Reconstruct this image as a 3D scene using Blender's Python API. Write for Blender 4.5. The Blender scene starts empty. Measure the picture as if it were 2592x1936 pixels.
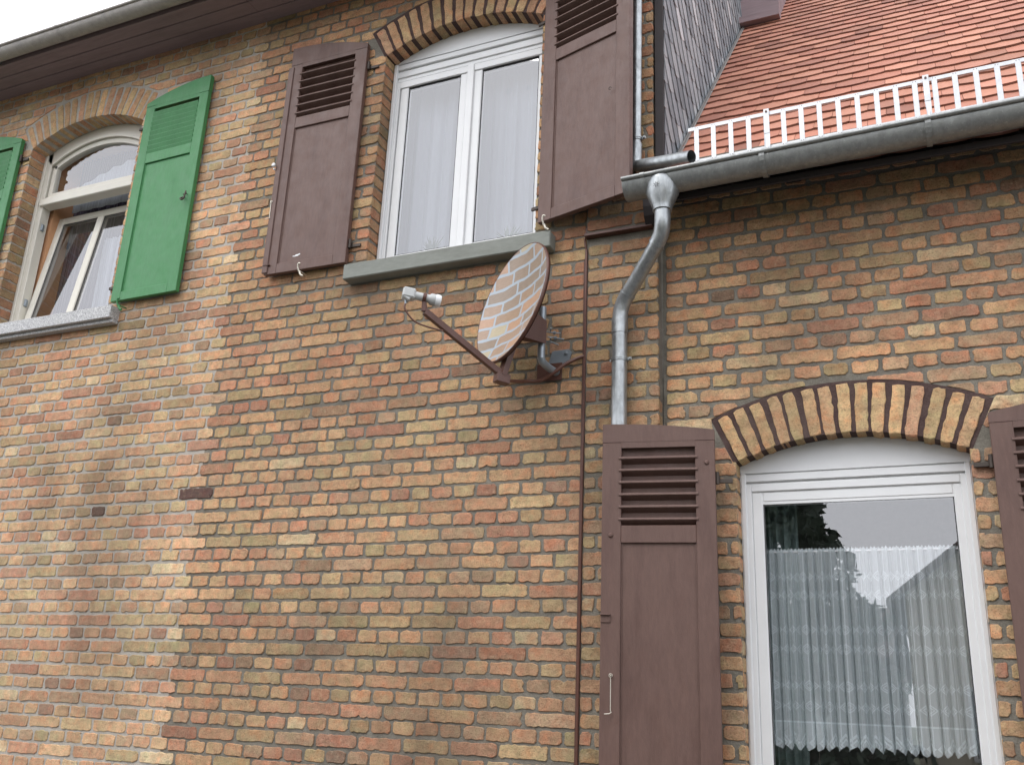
import bpy, math, random
import numpy as np
from mathutils import Vector
R_ = math.radians
random.seed(7); rng = np.random.RandomState(7)
S = bpy.context.scene
COL = S.collection
# ------------------------------------------------------------------ camera
CAMZ, DIST = 1.6, 4.6
Xc = np.array([0.91227031, -0.0935341, -0.39876592]); Yc = np.array([0.40740762, 0.30755587, 0.85990024]); Zc = np.array([0.0422128, -0.94692173, 0.31868059])
Rw = np.stack([Xc, Yc, Zc])              # camera (x right, y down, z forward) -> world
cam_data = bpy.data.cameras.new("camera"); cam = bpy.data.objects.new("camera", cam_data); COL.objects.link(cam)
from mathutils import Matrix
m = Matrix.Identity(4)
for r in range(3):
    m[r][0] = Rw[r][0]; m[r][1] = -Rw[r][1]; m[r][2] = -Rw[r][2]
m[0][3], m[1][3], m[2][3] = 0.0, -DIST, CAMZ
cam.matrix_world = m
cam_data.sensor_fit = 'HORIZONTAL'; cam_data.sensor_width = 36.0; cam_data.lens = 36.0 * 2446.0 / 2592.0
cam_data.clip_start = 0.05; cam_data.clip_end = 3000.0
S.camera = cam
# ------------------------------------------------------------------ sky, sun, exposure
SUN_EL, SUN_AZ = R_(52), R_(205)         # azimuth: clockwise from +Y
W = bpy.data.worlds.new("World"); S.world = W; W.use_nodes = True
nt = W.node_tree; nt.nodes.clear()
sky = nt.nodes.new('ShaderNodeTexSky'); sky.sky_type = 'NISHITA'; sky.sun_disc = False
sky.sun_elevation = SUN_EL; sky.sun_rotation = SUN_AZ; sky.air_density = 1.0; sky.dust_density = 2.0; sky.ozone_density = 1.0
hs = nt.nodes.new('ShaderNodeHueSaturation'); hs.inputs['Saturation'].default_value = 0.16
bg = nt.nodes.new('ShaderNodeBackground'); bg.inputs['Strength'].default_value = 0.15
wo = nt.nodes.new('ShaderNodeOutputWorld')
ov = nt.nodes.new('ShaderNodeMixRGB'); ov.inputs[0].default_value = .8; ov.inputs[2].default_value = (6.1, 6.2, 6.7, 1)     # even cloud cover
nt.links.new(sky.outputs[0], hs.inputs['Color']); nt.links.new(hs.outputs[0], ov.inputs[1]); nt.links.new(ov.outputs[0], bg.inputs['Color']); nt.links.new(bg.outputs[0], wo.inputs['Surface'])
sl = bpy.data.lights.new("sun", 'SUN'); sl.energy = 0.5; sl.angle = R_(30); sl.color = (1.0, 0.975, 0.94)
sun = bpy.data.objects.new("sun", sl); COL.objects.link(sun)
sd = Vector((math.sin(SUN_AZ) * math.cos(SUN_EL), math.cos(SUN_AZ) * math.cos(SUN_EL), math.sin(SUN_EL)))
sun.rotation_euler = (-sd).to_track_quat('-Z', 'Y').to_euler(); sun.location = (0, 0, 30)
S.view_settings.view_transform = 'Standard'; S.view_settings.look = 'None'; S.view_settings.gamma = 1.0
S.view_settings.exposure = 1.25
# ------------------------------------------------------------------ helpers
def lin(c):
    return tuple(((x / 255.0) / 12.92 if x / 255.0 <= 0.04045 else ((x / 255.0 + 0.055) / 1.055) ** 2.4) for x in c)
class NT:
    def __init__(s, name):
        s.m = bpy.data.materials.new(name); s.m.use_nodes = True; s.t = s.m.node_tree; s.t.nodes.clear()
        s.out = s.n('ShaderNodeOutputMaterial')
    def n(s, t, **kw):
        o = s.t.nodes.new(t)
        for k, v in kw.items():
            if k in o.inputs: o.inputs[k].default_value = v
            else: setattr(o, k, v)
        return o
    def l(s, a, b): s.t.links.new(a, b)
    def coord(s): 
        return s.n('ShaderNodeTexCoord').outputs['Object']
    def noise(s, scale, detail=4.0, rough=0.55, vec=None, dist=0.0):
        o = s.n('ShaderNodeTexNoise'); o.inputs['Scale'].default_value = scale; o.inputs['Detail'].default_value = detail
        o.inputs['Roughness'].default_value = rough; o.inputs['Distortion'].default_value = dist
        s.l(vec if vec is not None else s.coord(), o.inputs['Vector']); return o.outputs['Fac']
    def scale(s, v, vec=None):
        o = s.n('ShaderNodeMapping'); o.inputs['Scale'].default_value = v
        s.l(vec if vec is not None else s.coord(), o.inputs['Vector']); return o.outputs[0]
    def ramp(s, fac, stops):
        o = s.n('ShaderNodeValToRGB'); s.l(fac, o.inputs[0]); e = o.color_ramp.elements
        while len(e) < len(stops): e.new(0.5)
        for k, (p, c) in enumerate(stops):
            e[k].position = p; e[k].color = (c[0], c[1], c[2], 1) if hasattr(c, '__len__') else (c, c, c, 1)
        return o.outputs[0]
    def mix(s, a, b, fac, mode='MIX'):
        o = s.n('ShaderNodeMixRGB'); o.blend_type = mode
        for sock, v in ((o.inputs[0], fac), (o.inputs[1], a), (o.inputs[2], b)):
            if hasattr(v, 'links'): s.l(v, sock)
            elif hasattr(v, '__len__'): sock.default_value = (v[0], v[1], v[2], 1)
            else: sock.default_value = v if sock == o.inputs[0] else (v, v, v, 1)
        return o.outputs[0]
    def math(s, op, a, b=0.0, c=None, clamp=False):
        o = s.n('ShaderNodeMath'); o.operation = op; o.use_clamp = clamp
        for k, v in enumerate((a, b) if c is None else (a, b, c)):
            if hasattr(v, 'links'): s.l(v, o.inputs[k])
            else: o.inputs[k].default_value = v
        return o.outputs[0]
    def bump(s, h, strength=0.5, dist=0.01):
        o = s.n('ShaderNodeBump'); o.inputs['Strength'].default_value = strength; o.inputs['Distance'].default_value = dist
        s.l(h, o.inputs['Height']); return o.outputs[0]
    def principled(s, col, rough=0.6, metal=0.0, normal=None, spec=0.5):
        p = s.n('ShaderNodeBsdfPrincipled')
        for nm, v in (('Base Color', col), ('Roughness', rough), ('Metallic', metal), ('Specular IOR Level', spec)):
            if hasattr(v, 'links'): s.l(v, p.inputs[nm])
            elif hasattr(v, '__len__'): p.inputs[nm].default_value = (v[0], v[1], v[2], 1)
            else: p.inputs[nm].default_value = v
        if normal is not None: s.l(normal, p.inputs['Normal'])
        s.p = p; s.l(p.outputs[0], s.out.inputs[0]); return p

def mat_brick():
    t = NT('fired_brick'); a = t.n('ShaderNodeAttribute', attribute_name='tint'); c = a.outputs['Color']
    n1 = t.ramp(t.noise(22, 5, .6), [(.32, .80), (.68, 1.16)])
    c = t.mix(c, n1, 1.0, 'MULTIPLY')
    c = t.mix(c, t.ramp(t.noise(13, 4, .6), [(.33, (1.12, .88, .80)), (.5, (1.0, 1.0, 1.0)), (.67, (.92, 1.04, .98))]), .9, 'MULTIPLY')
    c = t.mix(c, lin((120, 98, 80)), t.ramp(t.noise(9, 6, .75, t.scale((1, 1, 2.6))), [(.53, 0.0), (.72, .68)]))
    n2 = t.ramp(t.noise(120, 4, .7), [(.32, .52), (.47, 1.0), (.72, 1.18)])
    c = t.mix(c, n2, .85, 'MULTIPLY')
    pits = t.ramp(t.noise(170, 2, .5), [(.29, 1.0), (.35, 0.0)])
    c = t.mix(c, lin((84, 60, 48)), t.math('MULTIPLY', pits, .75))
    # lime bloom and paler scuffs
    bl = t.ramp(t.noise(34, 6, .7), [(.55, 0.0), (.74, .7)])
    c = t.mix(c, lin((205, 182, 150)), t.math('MULTIPLY', bl, .55))
    # soot and damp in broad patches, drawn out vertically
    so = t.ramp(t.noise(1.1, 6, .65, t.scale((1, 1, .55))), [(.47, 0.0), (.68, .52)])
    c = t.mix(c, lin((92, 76, 62)), so)
    h = t.math('ADD', t.noise(150, 5, .7), t.math('MULTIPLY', t.noise(38, 4, .6), 1.3))
    t.principled(c, .9, 0, t.bump(h, .8, .0045), .25); return t.m
def mat_mortar(name, base, base2):
    t = NT(name); c = t.mix(lin(base), lin(base2), t.ramp(t.noise(9, 5, .65), [(.35, 0.0), (.65, 1.0)]))
    c = t.mix(c, t.ramp(t.noise(170, 3, .7), [(.3, .7), (.7, 1.18)]), .8, 'MULTIPLY')
    so = t.ramp(t.noise(1.1, 6, .65, t.scale((1, 1, .55))), [(.5, 0.0), (.72, .4)])
    c = t.mix(c, lin((84, 76, 68)), so)
    h = t.math('ADD', t.noise(110, 5, .7), t.noise(28, 4, .6))
    t.principled(c, .95, 0, t.bump(h, .8, .006), .2); return t.m
def mat_paint(name, base, dark, wear=.35, rough=.5, nscale=(1, 1, .22)):
    t = NT(name); sc = t.scale(nscale)
    c = t.mix(lin(base), lin(dark), t.math('MULTIPLY', t.ramp(t.noise(9, 6, .65, sc), [(.48, 0.0), (.72, 1.0)]), wear))
    c = t.mix(c, t.ramp(t.noise(70, 4, .6, sc), [(.3, .88), (.7, 1.08)]), .8, 'MULTIPLY')
    h = t.math('ADD', t.noise(240, 3, .6, sc), t.math('MULTIPLY', t.noise(24, 3, .5, sc), .6))
    t.principled(c, t.ramp(t.noise(14, 4, .6), [(.3, rough - .1), (.7, rough + .12)]), 0, t.bump(h, .25, .003), .4); return t.m
def mat_plain(name, base, rough=.5, metal=0.0, var=.12, nscale=12, bump=.15, spec=.5):
    t = NT(name)
    c = t.mix(lin(base), t.ramp(t.noise(nscale, 5, .6), [(.3, 1 - var), (.7, 1 + var)]), 1.0, 'MULTIPLY')
    t.principled(c, rough, metal, t.bump(t.noise(nscale * 9, 3, .6), bump, .002), spec); return t.m
def mat_zinc(name, base=(150, 155, 156), var=.25, rough=.42, metal=.8):
    t = NT(name)
    sc = t.scale((1, 1, .35))
    c = t.mix(lin(base), t.ramp(t.noise(26, 6, .7, sc), [(.3, 1 - var), (.7, 1 + var)]), 1.0, 'MULTIPLY')
    streak = t.ramp(t.noise(60, 5, .75, sc), [(.58, 0.0), (.70, .5)])
    c = t.mix(c, lin((205, 208, 206)), streak)
    dk = t.ramp(t.noise(5, 6, .7), [(.52, 0.0), (.75, .45)])
    c = t.mix(c, lin((92, 94, 94)), dk)
    t.principled(c, t.ramp(t.noise(30, 4, .6), [(.3, rough - .1), (.7, rough + .18)]), metal, t.bump(t.noise(40, 3, .5), .12, .003)); return t.m
def mat_tint(name, rough, bump_s, nscale, spec=.3, var=.15, speck=None):
    t = NT(name); a = t.n('ShaderNodeAttribute', attribute_name='tint'); c = a.outputs['Color']
    c = t.mix(c, t.ramp(t.noise(nscale, 6, .65), [(.3, 1 - var), (.7, 1 + var)]), 1.0, 'MULTIPLY')
    if speck: c = t.mix(c, lin(speck), t.ramp(t.noise(5, 6, .7), [(.58, 0.0), (.78, .35)]))
    t.principled(c, rough, 0, t.bump(t.noise(nscale * 6, 4, .6), bump_s, .002), spec); return t.m
def mat_glass(name='window_glass', base=.22, tintc=(.95, .96, .975)):
    t = NT(name); lw = t.n('ShaderNodeLayerWeight', Blend=.5)
    f = t.math('POWER', lw.outputs['Facing'], 4.0)
    f = t.math('ADD', t.math('MULTIPLY', f, 1 - base), base, clamp=True)
    tr = t.n('ShaderNodeBsdfTransparent', Color=(tintc[0], tintc[1], tintc[2], 1)); gl = t.n('ShaderNodeBsdfGlossy', Roughness=.0)
    mx = t.n('ShaderNodeMixShader'); t.l(f, mx.inputs[0]); t.l(tr.outputs[0], mx.inputs[1]); t.l(gl.outputs[0], mx.inputs[2]); t.l(mx.outputs[0], t.out.inputs[0]); return t.m
def cloth(t, alpha, col):
    d = t.n('ShaderNodeBsdfDiffuse'); tl = t.n('ShaderNodeBsdfTranslucent'); tr = t.n('ShaderNodeBsdfTransparent')
    for o in (d, tl):
        if hasattr(col, 'links'): t.l(col, o.inputs['Color'])
        else: o.inputs['Color'].default_value = (col[0], col[1], col[2], 1)
    m1 = t.n('ShaderNodeMixShader', Fac=.35); t.l(d.outputs[0], m1.inputs[1]); t.l(tl.outputs[0], m1.inputs[2])
    m2 = t.n('ShaderNodeMixShader'); t.l(tr.outputs[0], m2.inputs[1]); t.l(m1.outputs[0], m2.inputs[2])
    if hasattr(alpha, 'links'): t.l(alpha, m2.inputs[0])
    else: m2.inputs[0].default_value = alpha
    t.l(m2.outputs[0], t.out.inputs[0]); return t.m

M = {}
M['brick'] = mat_brick()
M['mortar_light'] = mat_mortar('light_mortar', (184, 178, 168), (168, 162, 152))
M['mortar'] = mat_mortar('grey_mortar', (134, 129, 118), (110, 105, 96))
M['mortar_dark'] = mat_mortar('painted_joint', (74, 58, 56), (92, 76, 72))
M['brown'] = mat_paint('brown_shutter_paint', (101, 78, 70), (70, 47, 42), .45, .5)
M['green'] = mat_paint('green_shutter_paint', (66, 128, 78), (54, 108, 64), .35, .45)
M['white'] = mat_plain('white_frame', (216, 217, 217), .35, 0, .03, 6, .03)
M['cream'] = mat_plain('cream_frame', (212, 208, 196), .38, 0, .04, 6, .05)
M['seal'] = mat_plain('rubber_seal', (62, 62, 64), .6)
M['alu'] = mat_plain('aluminium', (206, 208, 210), .35, .7, .05, 8, .05)
M['sill_grey'] = mat_paint('painted_concrete', (128, 131, 124), (104, 105, 97), .6, .7, (.3, 1, 1))
def mat_granite():
    t = NT('granite'); v = t.n('ShaderNodeTexVoronoi', Scale=170.0); t.l(t.coord(), v.inputs['Vector'])
    c = t.ramp(t.math('MULTIPLY', t.noise(150, 3, .7), 1.0), [(.36, lin((96, 96, 98))), (.5, lin((172, 172, 172))), (.62, lin((208, 208, 206)))])
    t.principled(c, .45); return t.m
M['granite'] = mat_granite()
M['zinc'] = mat_zinc('zinc_sheet', (150, 152, 150), .2, .45, .55); M['zinc_new'] = mat_zinc('galvanised_pipe', (160, 164, 165), .28, .38, .8)
M['zinc_dull'] = mat_zinc('dull_zinc', (168, 163, 158), .12, .55, .25)
M['galv_white'] = mat_plain('galvanised_grating', (196, 198, 200), .45, .35, .08, 30, .1)
M['clay'] = mat_tint('clay_tile', .72, .3, 40, .3, .10, (150, 96, 78))
M['slate'] = mat_tint('slate', .8, .35, 30, .25, .16)
M['darkwood'] = mat_paint('dark_eave_boards', (142, 124, 126), (112, 96, 98), .5, .7, (.1, 1, 1))
M['black'] = mat_plain('tarred_board', (46, 40, 40), .8)
M['rust'] = mat_paint('brown_metal_paint', (92, 62, 52), (66, 40, 33), .5, .38)
M['cable'] = mat_plain('brown_cable', (100, 66, 54), .35, 0, .15)
M['lnb'] = mat_plain('grey_plastic', (176, 178, 176), .45, 0, .05)
M['capwhite'] = mat_plain('white_plastic', (226, 228, 228), .4, 0, .04)
M['steel'] = mat_plain('bare_steel', (146, 154, 160), .35, .45, .1)
M['wire'] = mat_plain('bright_wire', (206, 200, 186), .35, .6, .05)
M['hingeiron'] = mat_plain('old_iron', (74, 66, 60), .6, .4, .2)
M['mirror_pane'] = mat_glass()
M['plaster'] = mat_plain('room_plaster', (150, 150, 148), .9); M['peach'] = mat_plain('peach_plaster', (198, 150, 112), .9, 0, .06)
M['roomdark'] = mat_plain('room_wall', (176, 172, 168), .9)
M['leaf'] = mat_plain('leaf_green', (58, 74, 60), .5, 0, .3); M['pot'] = mat_plain('grey_pot', (120, 116, 112), .8)
M['asphalt'] = mat_plain('asphalt', (66, 66, 66), .9, 0, .15, 40, .4); M['paving'] = mat_plain('paving', (96, 94, 90), .9, 0, .12, 6, .3)
M['earth'] = mat_plain('earth', (96, 100, 74), .95, 0, .2, 2, .3); M['kerb'] = mat_plain('kerbstone', (150, 148, 142), .85)
M['render'] = mat_plain('pale_render', (196, 188, 170), .9, 0, .06, 3); M['render2'] = mat_plain('grey_render', (160, 158, 156), .9, 0, .06, 3)
M['roofdark'] = mat_plain('dark_roof_tiles', (92, 76, 72), .8, 0, .2, 14, .4); M['bark'] = mat_plain('bark', (74, 60, 48), .9, 0, .3)
M['darkpane'] = mat_plain('dark_pane', (40, 46, 52), .1, 0, .1, 2, 0, .8)
M['plinth'] = mat_plain('plinth_render', (142, 136, 128), .9, 0, .1, 5, .4)

class MB:
    def __init__(s): s.v = []; s.f = []; s.mi = []; s.col = []; s.sm = []; s.uv = []; s.M = None; s.hascol = False; s.hasuv = False
    def add(s, vs, fs, m=0, col=None, smooth=False, uv=None):
        b = len(s.v)
        if s.M is not None:
            vs = np.asarray(vs, float) @ s.M[:3, :3].T + s.M[:3, 3]; vs = vs.tolist()
        s.v.extend(vs); s.f.extend([tuple(b + i for i in f) for f in fs]); k = len(fs)
        s.mi.extend([m] * k); s.sm.extend([smooth] * k)
        if col is not None: s.hascol = True
        s.col.extend([col if col is not None else (.5, .5, .5)] * k)
        if uv is not None: s.hasuv = True
        s.uv.extend(uv if uv is not None else [(0, 0)] * len(vs))
    def box(s, x0, x1, y0, y1, z0, z1, bev=0.0, m=0, col=None):
        x0, x1 = min(x0, x1), max(x0, x1); y0, y1 = min(y0, y1), max(y0, y1); z0, z1 = min(z0, z1), max(z0, z1)
        if bev <= 0:
            v = [(x, y, z) for x in (x0, x1) for y in (y0, y1) for z in (z0, z1)]
            s.add(v, [(0, 1, 3, 2), (4, 6, 7, 5), (0, 4, 5, 1), (2, 3, 7, 6), (0, 2, 6, 4), (1, 5, 7, 3)], m, col); return
        b = min(bev, .45 * min(x1 - x0, y1 - y0, z1 - z0)); v = []; idx = {}
        for i, (x, sx) in enumerate(((x0, 1), (x1, -1))):
            for j, (y, sy) in enumerate(((y0, 1), (y1, -1))):
                for k, (z, sz) in enumerate(((z0, 1), (z1, -1))):
                    idx[(i, j, k, 0)] = len(v); v.append((x, y + sy * b, z + sz * b))
                    idx[(i, j, k, 1)] = len(v); v.append((x + sx * b, y, z + sz * b))
                    idx[(i, j, k, 2)] = len(v); v.append((x + sx * b, y + sy * b, z))
        f = []
        q = [(0, 0), (1, 0), (1, 1), (0, 1)]
        for e in (0, 1):
            f.append([idx[(e, a, c, 0)] for a, c in q]); f.append([idx[(a, e, c, 1)] for a, c in q]); f.append([idx[(a, c, e, 2)] for a, c in q])
        for a in (0, 1):
            for c in (0, 1):
                f.append([idx[(a, c, 0, 0)], idx[(a, c, 0, 1)], idx[(a, c, 1, 1)], idx[(a, c, 1, 0)]])
                f.append([idx[(a, 0, c, 0)], idx[(a, 0, c, 2)], idx[(a, 1, c, 2)], idx[(a, 1, c, 0)]])
                f.append([idx[(0, a, c, 1)], idx[(0, a, c, 2)], idx[(1, a, c, 2)], idx[(1, a, c, 1)]])
                for e in (0, 1): f.append([idx[(a, c, e, 0)], idx[(a, c, e, 1)], idx[(a, c, e, 2)]])
        s.add(v, f, m, col)
    def prism(s, poly, y0, y1, m=0, col=None, smooth=False, uvmap=None):
        n = len(poly)                    # poly in (x, z), extruded along y
        v = [(p[0], y0, p[1]) for p in poly] + [(p[0], y1, p[1]) for p in poly]
        f = [tuple(range(n)), tuple(range(2 * n - 1, n - 1, -1))] + [(i, (i + 1) % n, n + (i + 1) % n, n + i) for i in range(n)]
        s.add(v, f, m, col, smooth)
    def prismx(s, poly, x0, x1, m=0, col=None):
        n = len(poly)                    # poly in (y, z), extruded along x
        v = [(x0, p[0], p[1]) for p in poly] + [(x1, p[0], p[1]) for p in poly]
        f = [tuple(range(n)), tuple(range(2 * n - 1, n - 1, -1))] + [(i, (i + 1) % n, n + (i + 1) % n, n + i) for i in range(n)]
        s.add(v, f, m, col)
    def tube(s, path, rad, seg=12, m=0, cap=True, smooth=True, sub=0, hollow=False):
        P = [Vector(p) for p in path]
        if sub:
            Q = []
            for i in range(len(P) - 1):
                p0, p1, p2, p3 = P[max(i - 1, 0)], P[i], P[i + 1], P[min(i + 2, len(P) - 1)]
                for k in range(sub):
                    t = k / sub
                    Q.append(.5 * ((2 * p1) + (p2 - p0) * t + (2 * p0 - 5 * p1 + 4 * p2 - p3) * t * t + (3 * p1 - p0 - 3 * p2 + p3) * t ** 3))
            P = Q + [P[-1]]
        n = len(P); rad = rad if hasattr(rad, '__len__') else [rad] * n
        if len(rad) != n: rad = [rad[min(int(i * len(rad) / n), len(rad) - 1)] for i in range(n)]
        T = [(P[min(i + 1, n - 1)] - P[max(i - 1, 0)]).normalized() for i in range(n)]
        a = T[0].orthogonal().normalized(); vs = []
        for i in range(n):
            a = (a - T[i] * a.dot(T[i])).normalized(); b = T[i].cross(a)
            for k in range(seg):
                t = 2 * math.pi * k / seg; vs.append(tuple(P[i] + (a * math.cos(t) + b * math.sin(t)) * rad[i]))
        fs = [(i * seg + k, i * seg + (k + 1) % seg, (i + 1) * seg + (k + 1) % seg, (i + 1) * seg + k) for i in range(n - 1) for k in range(seg)]
        s.add(vs, fs, m, None, smooth)
        if cap:
            s.add([vs[k] for k in range(seg)], [tuple(range(seg - 1, -1, -1))], m)
            s.add([vs[(n - 1) * seg + k] for k in range(seg)], [tuple(range(seg))], m)
    def rings(s, rs, m=0, smooth=True, cap=(True, True)):
        seg = len(rs[0]); vs = [p for r in rs for p in r]
        s.add(vs, [(i * seg + k, i * seg + (k + 1) % seg, (i + 1) * seg + (k + 1) % seg, (i + 1) * seg + k) for i in range(len(rs) - 1) for k in range(seg)], m, None, smooth)
        if cap[0]: s.add(rs[0], [tuple(range(seg - 1, -1, -1))], m)
        if cap[1]: s.add(rs[-1], [tuple(range(seg))], m)
    def lathe(s, o, d, prof, seg=20, m=0, cap=(True, True)):
        d = Vector(d).normalized(); a = d.orthogonal().normalized(); b = d.cross(a); o = Vector(o)
        s.rings([[tuple(o + d * h + (a * math.cos(2 * math.pi * k / seg) + b * math.sin(2 * math.pi * k / seg)) * r) for k in range(seg)] for r, h in prof], m, True, cap)

LOC = {}
def link(o, parent):
    COL.objects.link(o)
    if parent is not None:
        o.parent = parent
        if parent.parent is None and parent.type == 'EMPTY': o.location = -Vector(LOC[parent.name])
def obj(name, mb, mats, parent=None):
    me = bpy.data.meshes.new(name)
    org = Vector((0, 0, 0))
    if parent is None:
        a = np.array(mb.v); org = Vector(((a[:, 0].min() + a[:, 0].max()) / 2, (a[:, 1].min() + a[:, 1].max()) / 2, a[:, 2].min()))
        mb.v = (a - np.array(org)).tolist()
    me.from_pydata(mb.v, [], mb.f)
    for mm in (mats if isinstance(mats, (list, tuple)) else [mats]): me.materials.append(M[mm] if isinstance(mm, str) else mm)
    me.polygons.foreach_set('material_index', mb.mi); me.polygons.foreach_set('use_smooth', mb.sm)
    if mb.hascol:
        at = me.attributes.new('tint', 'FLOAT_COLOR', 'FACE'); c = np.ones((len(mb.f), 4)); c[:, :3] = np.array(mb.col); at.data.foreach_set('color', c.ravel())
    if mb.hasuv:
        ul = me.uv_layers.new(name='UVMap'); vi = np.zeros(len(me.loops), int); me.loops.foreach_get('vertex_index', vi)
        ul.data.foreach_set('uv', np.array(mb.uv, float)[vi].ravel())
    me.update()
    o = bpy.data.objects.new(name, me)
    if parent is None: o.location = org; LOC[o.name] = tuple(org)
    link(o, parent)
    return o
def tag(o, label=None, cat=None, group=None, kind=None):
    for k, v in (('label', label), ('category', cat), ('group', group), ('kind', kind)):
        if v: o[k] = v
    return o
def empty(name, loc, label, cat, group=None):
    o = bpy.data.objects.new(name, None); o.location = loc; o.empty_display_size = .2; COL.objects.link(o); LOC[o.name] = loc
    return tag(o, label, cat, group)

# ------------------------------------------------------------------ ground, street (behind the camera, seen in the panes)
g = MB(); g.box(-1500, 1500, -1500, 1500, -.6, -.02); tag(obj('ground', g, 'earth'), kind='structure')
g = MB(); g.box(-60, 60, -1.9, 8, -.15, 0); tag(obj('pavement', g, 'paving'), kind='structure')
g = MB(); g.box(-60, 60, -9.2, -2.05, -.15, -.012); tag(obj('road', g, 'asphalt'), kind='structure')
g = MB(); g.box(-60, 60, -2.05, -1.9, -.15, .003, .01); tag(obj('kerb', g, 'kerb'), kind='structure')

# ------------------------------------------------------------------ brickwork
PAL = [((200, 158, 112), 26), ((198, 152, 108), 22), ((192, 142, 104), 16), ((184, 130, 100), 9), ((194, 164, 114), 12), ((176, 150, 106), 9),
       ((170, 116, 94), 6), ((176, 142, 110), 9), ((160, 128, 100), 6), ((190, 130, 98), 7), ((150, 112, 94), 2), ((206, 180, 136), 4), ((160, 142, 98), 3), ((118, 96, 84), .6)]
def earthen(c):
    c = np.array(lin(c)); g = c @ np.array((.3, .6, .1)); return (g + (c - g) * .86) * 1.0
PALC = [earthen(c) for c, w in PAL]; PALW = np.array([w for c, w in PAL], float); PALW /= PALW.sum()
YEL = [earthen(c) * 1.12 for c in ((196, 160, 110), (190, 152, 106), (184, 146, 104), (180, 150, 104), (188, 144, 108))]
def wob(x, k): return .0026 * math.sin(x * 1.7 + k * 1.3) + .0018 * math.sin(x * 4.1 + k * 2.7) + .001 * math.sin(x * 9.3 + k)
def pick(x, z, row, bias=None):
    if bias == 'yellow' and rng.rand() < .8: c = YEL[rng.randint(len(YEL))].copy()
    else: c = PALC[rng.choice(len(PALC), p=PALW)].copy()
    v = 1.0 + .075 * rng.randn(); v = max(.65, min(1.25, v))
    lowf = .5 + .5 * math.sin(x * 1.1 + 2.0 * math.sin(z * .9 + 1)) * math.sin(z * 1.6 + .7 * x)
    rowv = 1 + .05 * math.sin(row * 12.9898 + 3)
    mean = np.array((.46, .30, .175)) * .90; c = c * .70 + mean * .30
    c = c * v * rowv * (.9 + .14 * lowf)
    if z > 3.2: c *= np.array((.97, .93, .90))
    return tuple(np.clip(c, .01, .9))
def outline(u0, u1, v0, v1, rc=.010, jit=.0019, step=.018):
    pts = []
    def edge(a, b):
        L = math.hypot(b[0] - a[0], b[1] - a[1]); n = max(1, int(L / step))
        for i in range(n): t = i / n; pts.append([a[0] + (b[0] - a[0]) * t, a[1] + (b[1] - a[1]) * t])
    w = u1 - u0; h = v1 - v0; r = [min(rc * (.35 + 1.1 * rng.rand()), .3 * h, .3 * w) for _ in range(4)]
    edge((u0 + r[0], v0), (u1 - r[1], v0)); pts.append([u1 - r[1], v0])
    edge((u1, v0 + r[1]), (u1, v1 - r[2])); pts.append([u1, v1 - r[2]])
    edge((u1 - r[2], v1), (u0 + r[3], v1)); pts.append([u0 + r[3], v1])
    edge((u0, v1 - r[3]), (u0, v0 + r[0])); pts.append([u0, v0 + r[0]])
    P = np.array(pts); P += rng.randn(*P.shape) * jit
    if rng.rand() < .22:                      # a chipped arris
        k = rng.randint(len(P)); c = np.array([(u0 + u1) / 2, (v0 + v1) / 2]); d = c - P[k]; P[k] += d / (np.linalg.norm(d) + 1e-6) * (.004 + .009 * rng.rand())
    return P
def brick(mb, fr, u0, u1, v0, v1, col, proud=.0, clip=None, deep=.02, smoothpush=None, jit=.0019, rc=.010):
    if u1 - u0 < .02: return
    P = outline(u0, u1, v0, v1, rc, jit)
    if clip is not None:
        P2 = clip(P)
        if P2 is None: return
        P = P2
    c = P.mean(0); tilt = rng.randn(2) * .012
    inn = P + (c - P) * (.0035 / np.maximum(np.linalg.norm(P - c, axis=1), .004))[:, None]
    n = len(P); dd = proud + rng.randn() * .0008
    front = [fr(p[0], p[1], dd + tilt[0] * (p[0] - c[0]) + tilt[1] * (p[1] - c[1])) for p in inn]
    mid = [fr(p[0], p[1], dd - .0028) for p in P]
    base = [fr(p[0], p[1], -deep) for p in P]
    f = [tuple(range(n))] + [(n + i, n + (i + 1) % n, (i + 1) % n, i) for i in range(n)] + [(2 * n + i, 2 * n + (i + 1) % n, n + (i + 1) % n, n + i) for i in range(n)]
    mb.add(front + mid + base, f, 0, col)
H = .0772
class Opening:
    def __init__(s, x0, x1, zb, zs, zc, ring=.25):
        s.x0, s.x1, s.zb, s.zs, s.zc = x0, x1, zb, zs, zc; s.ring = ring
        w = (x1 - x0) / 2; hgt = zc - zs; s.R = (w * w + hgt * hgt) / (2 * hgt); s.cx = (x0 + x1) / 2; s.cz = zc - s.R
        s.a = math.asin(w / s.R); s.skew = .0
    def top(s, x): return s.cz + math.sqrt(max(s.R ** 2 - (x - s.cx) ** 2, 0))
    def inring(s, x, z, pad=0.0):
        r = math.hypot(x - s.cx, z - s.cz); a = math.atan2(x - s.cx, z - s.cz)
        return abs(a) < s.a + .012 + pad / s.R and s.R - .02 < r < s.R + s.ring + .012 + pad
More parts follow.
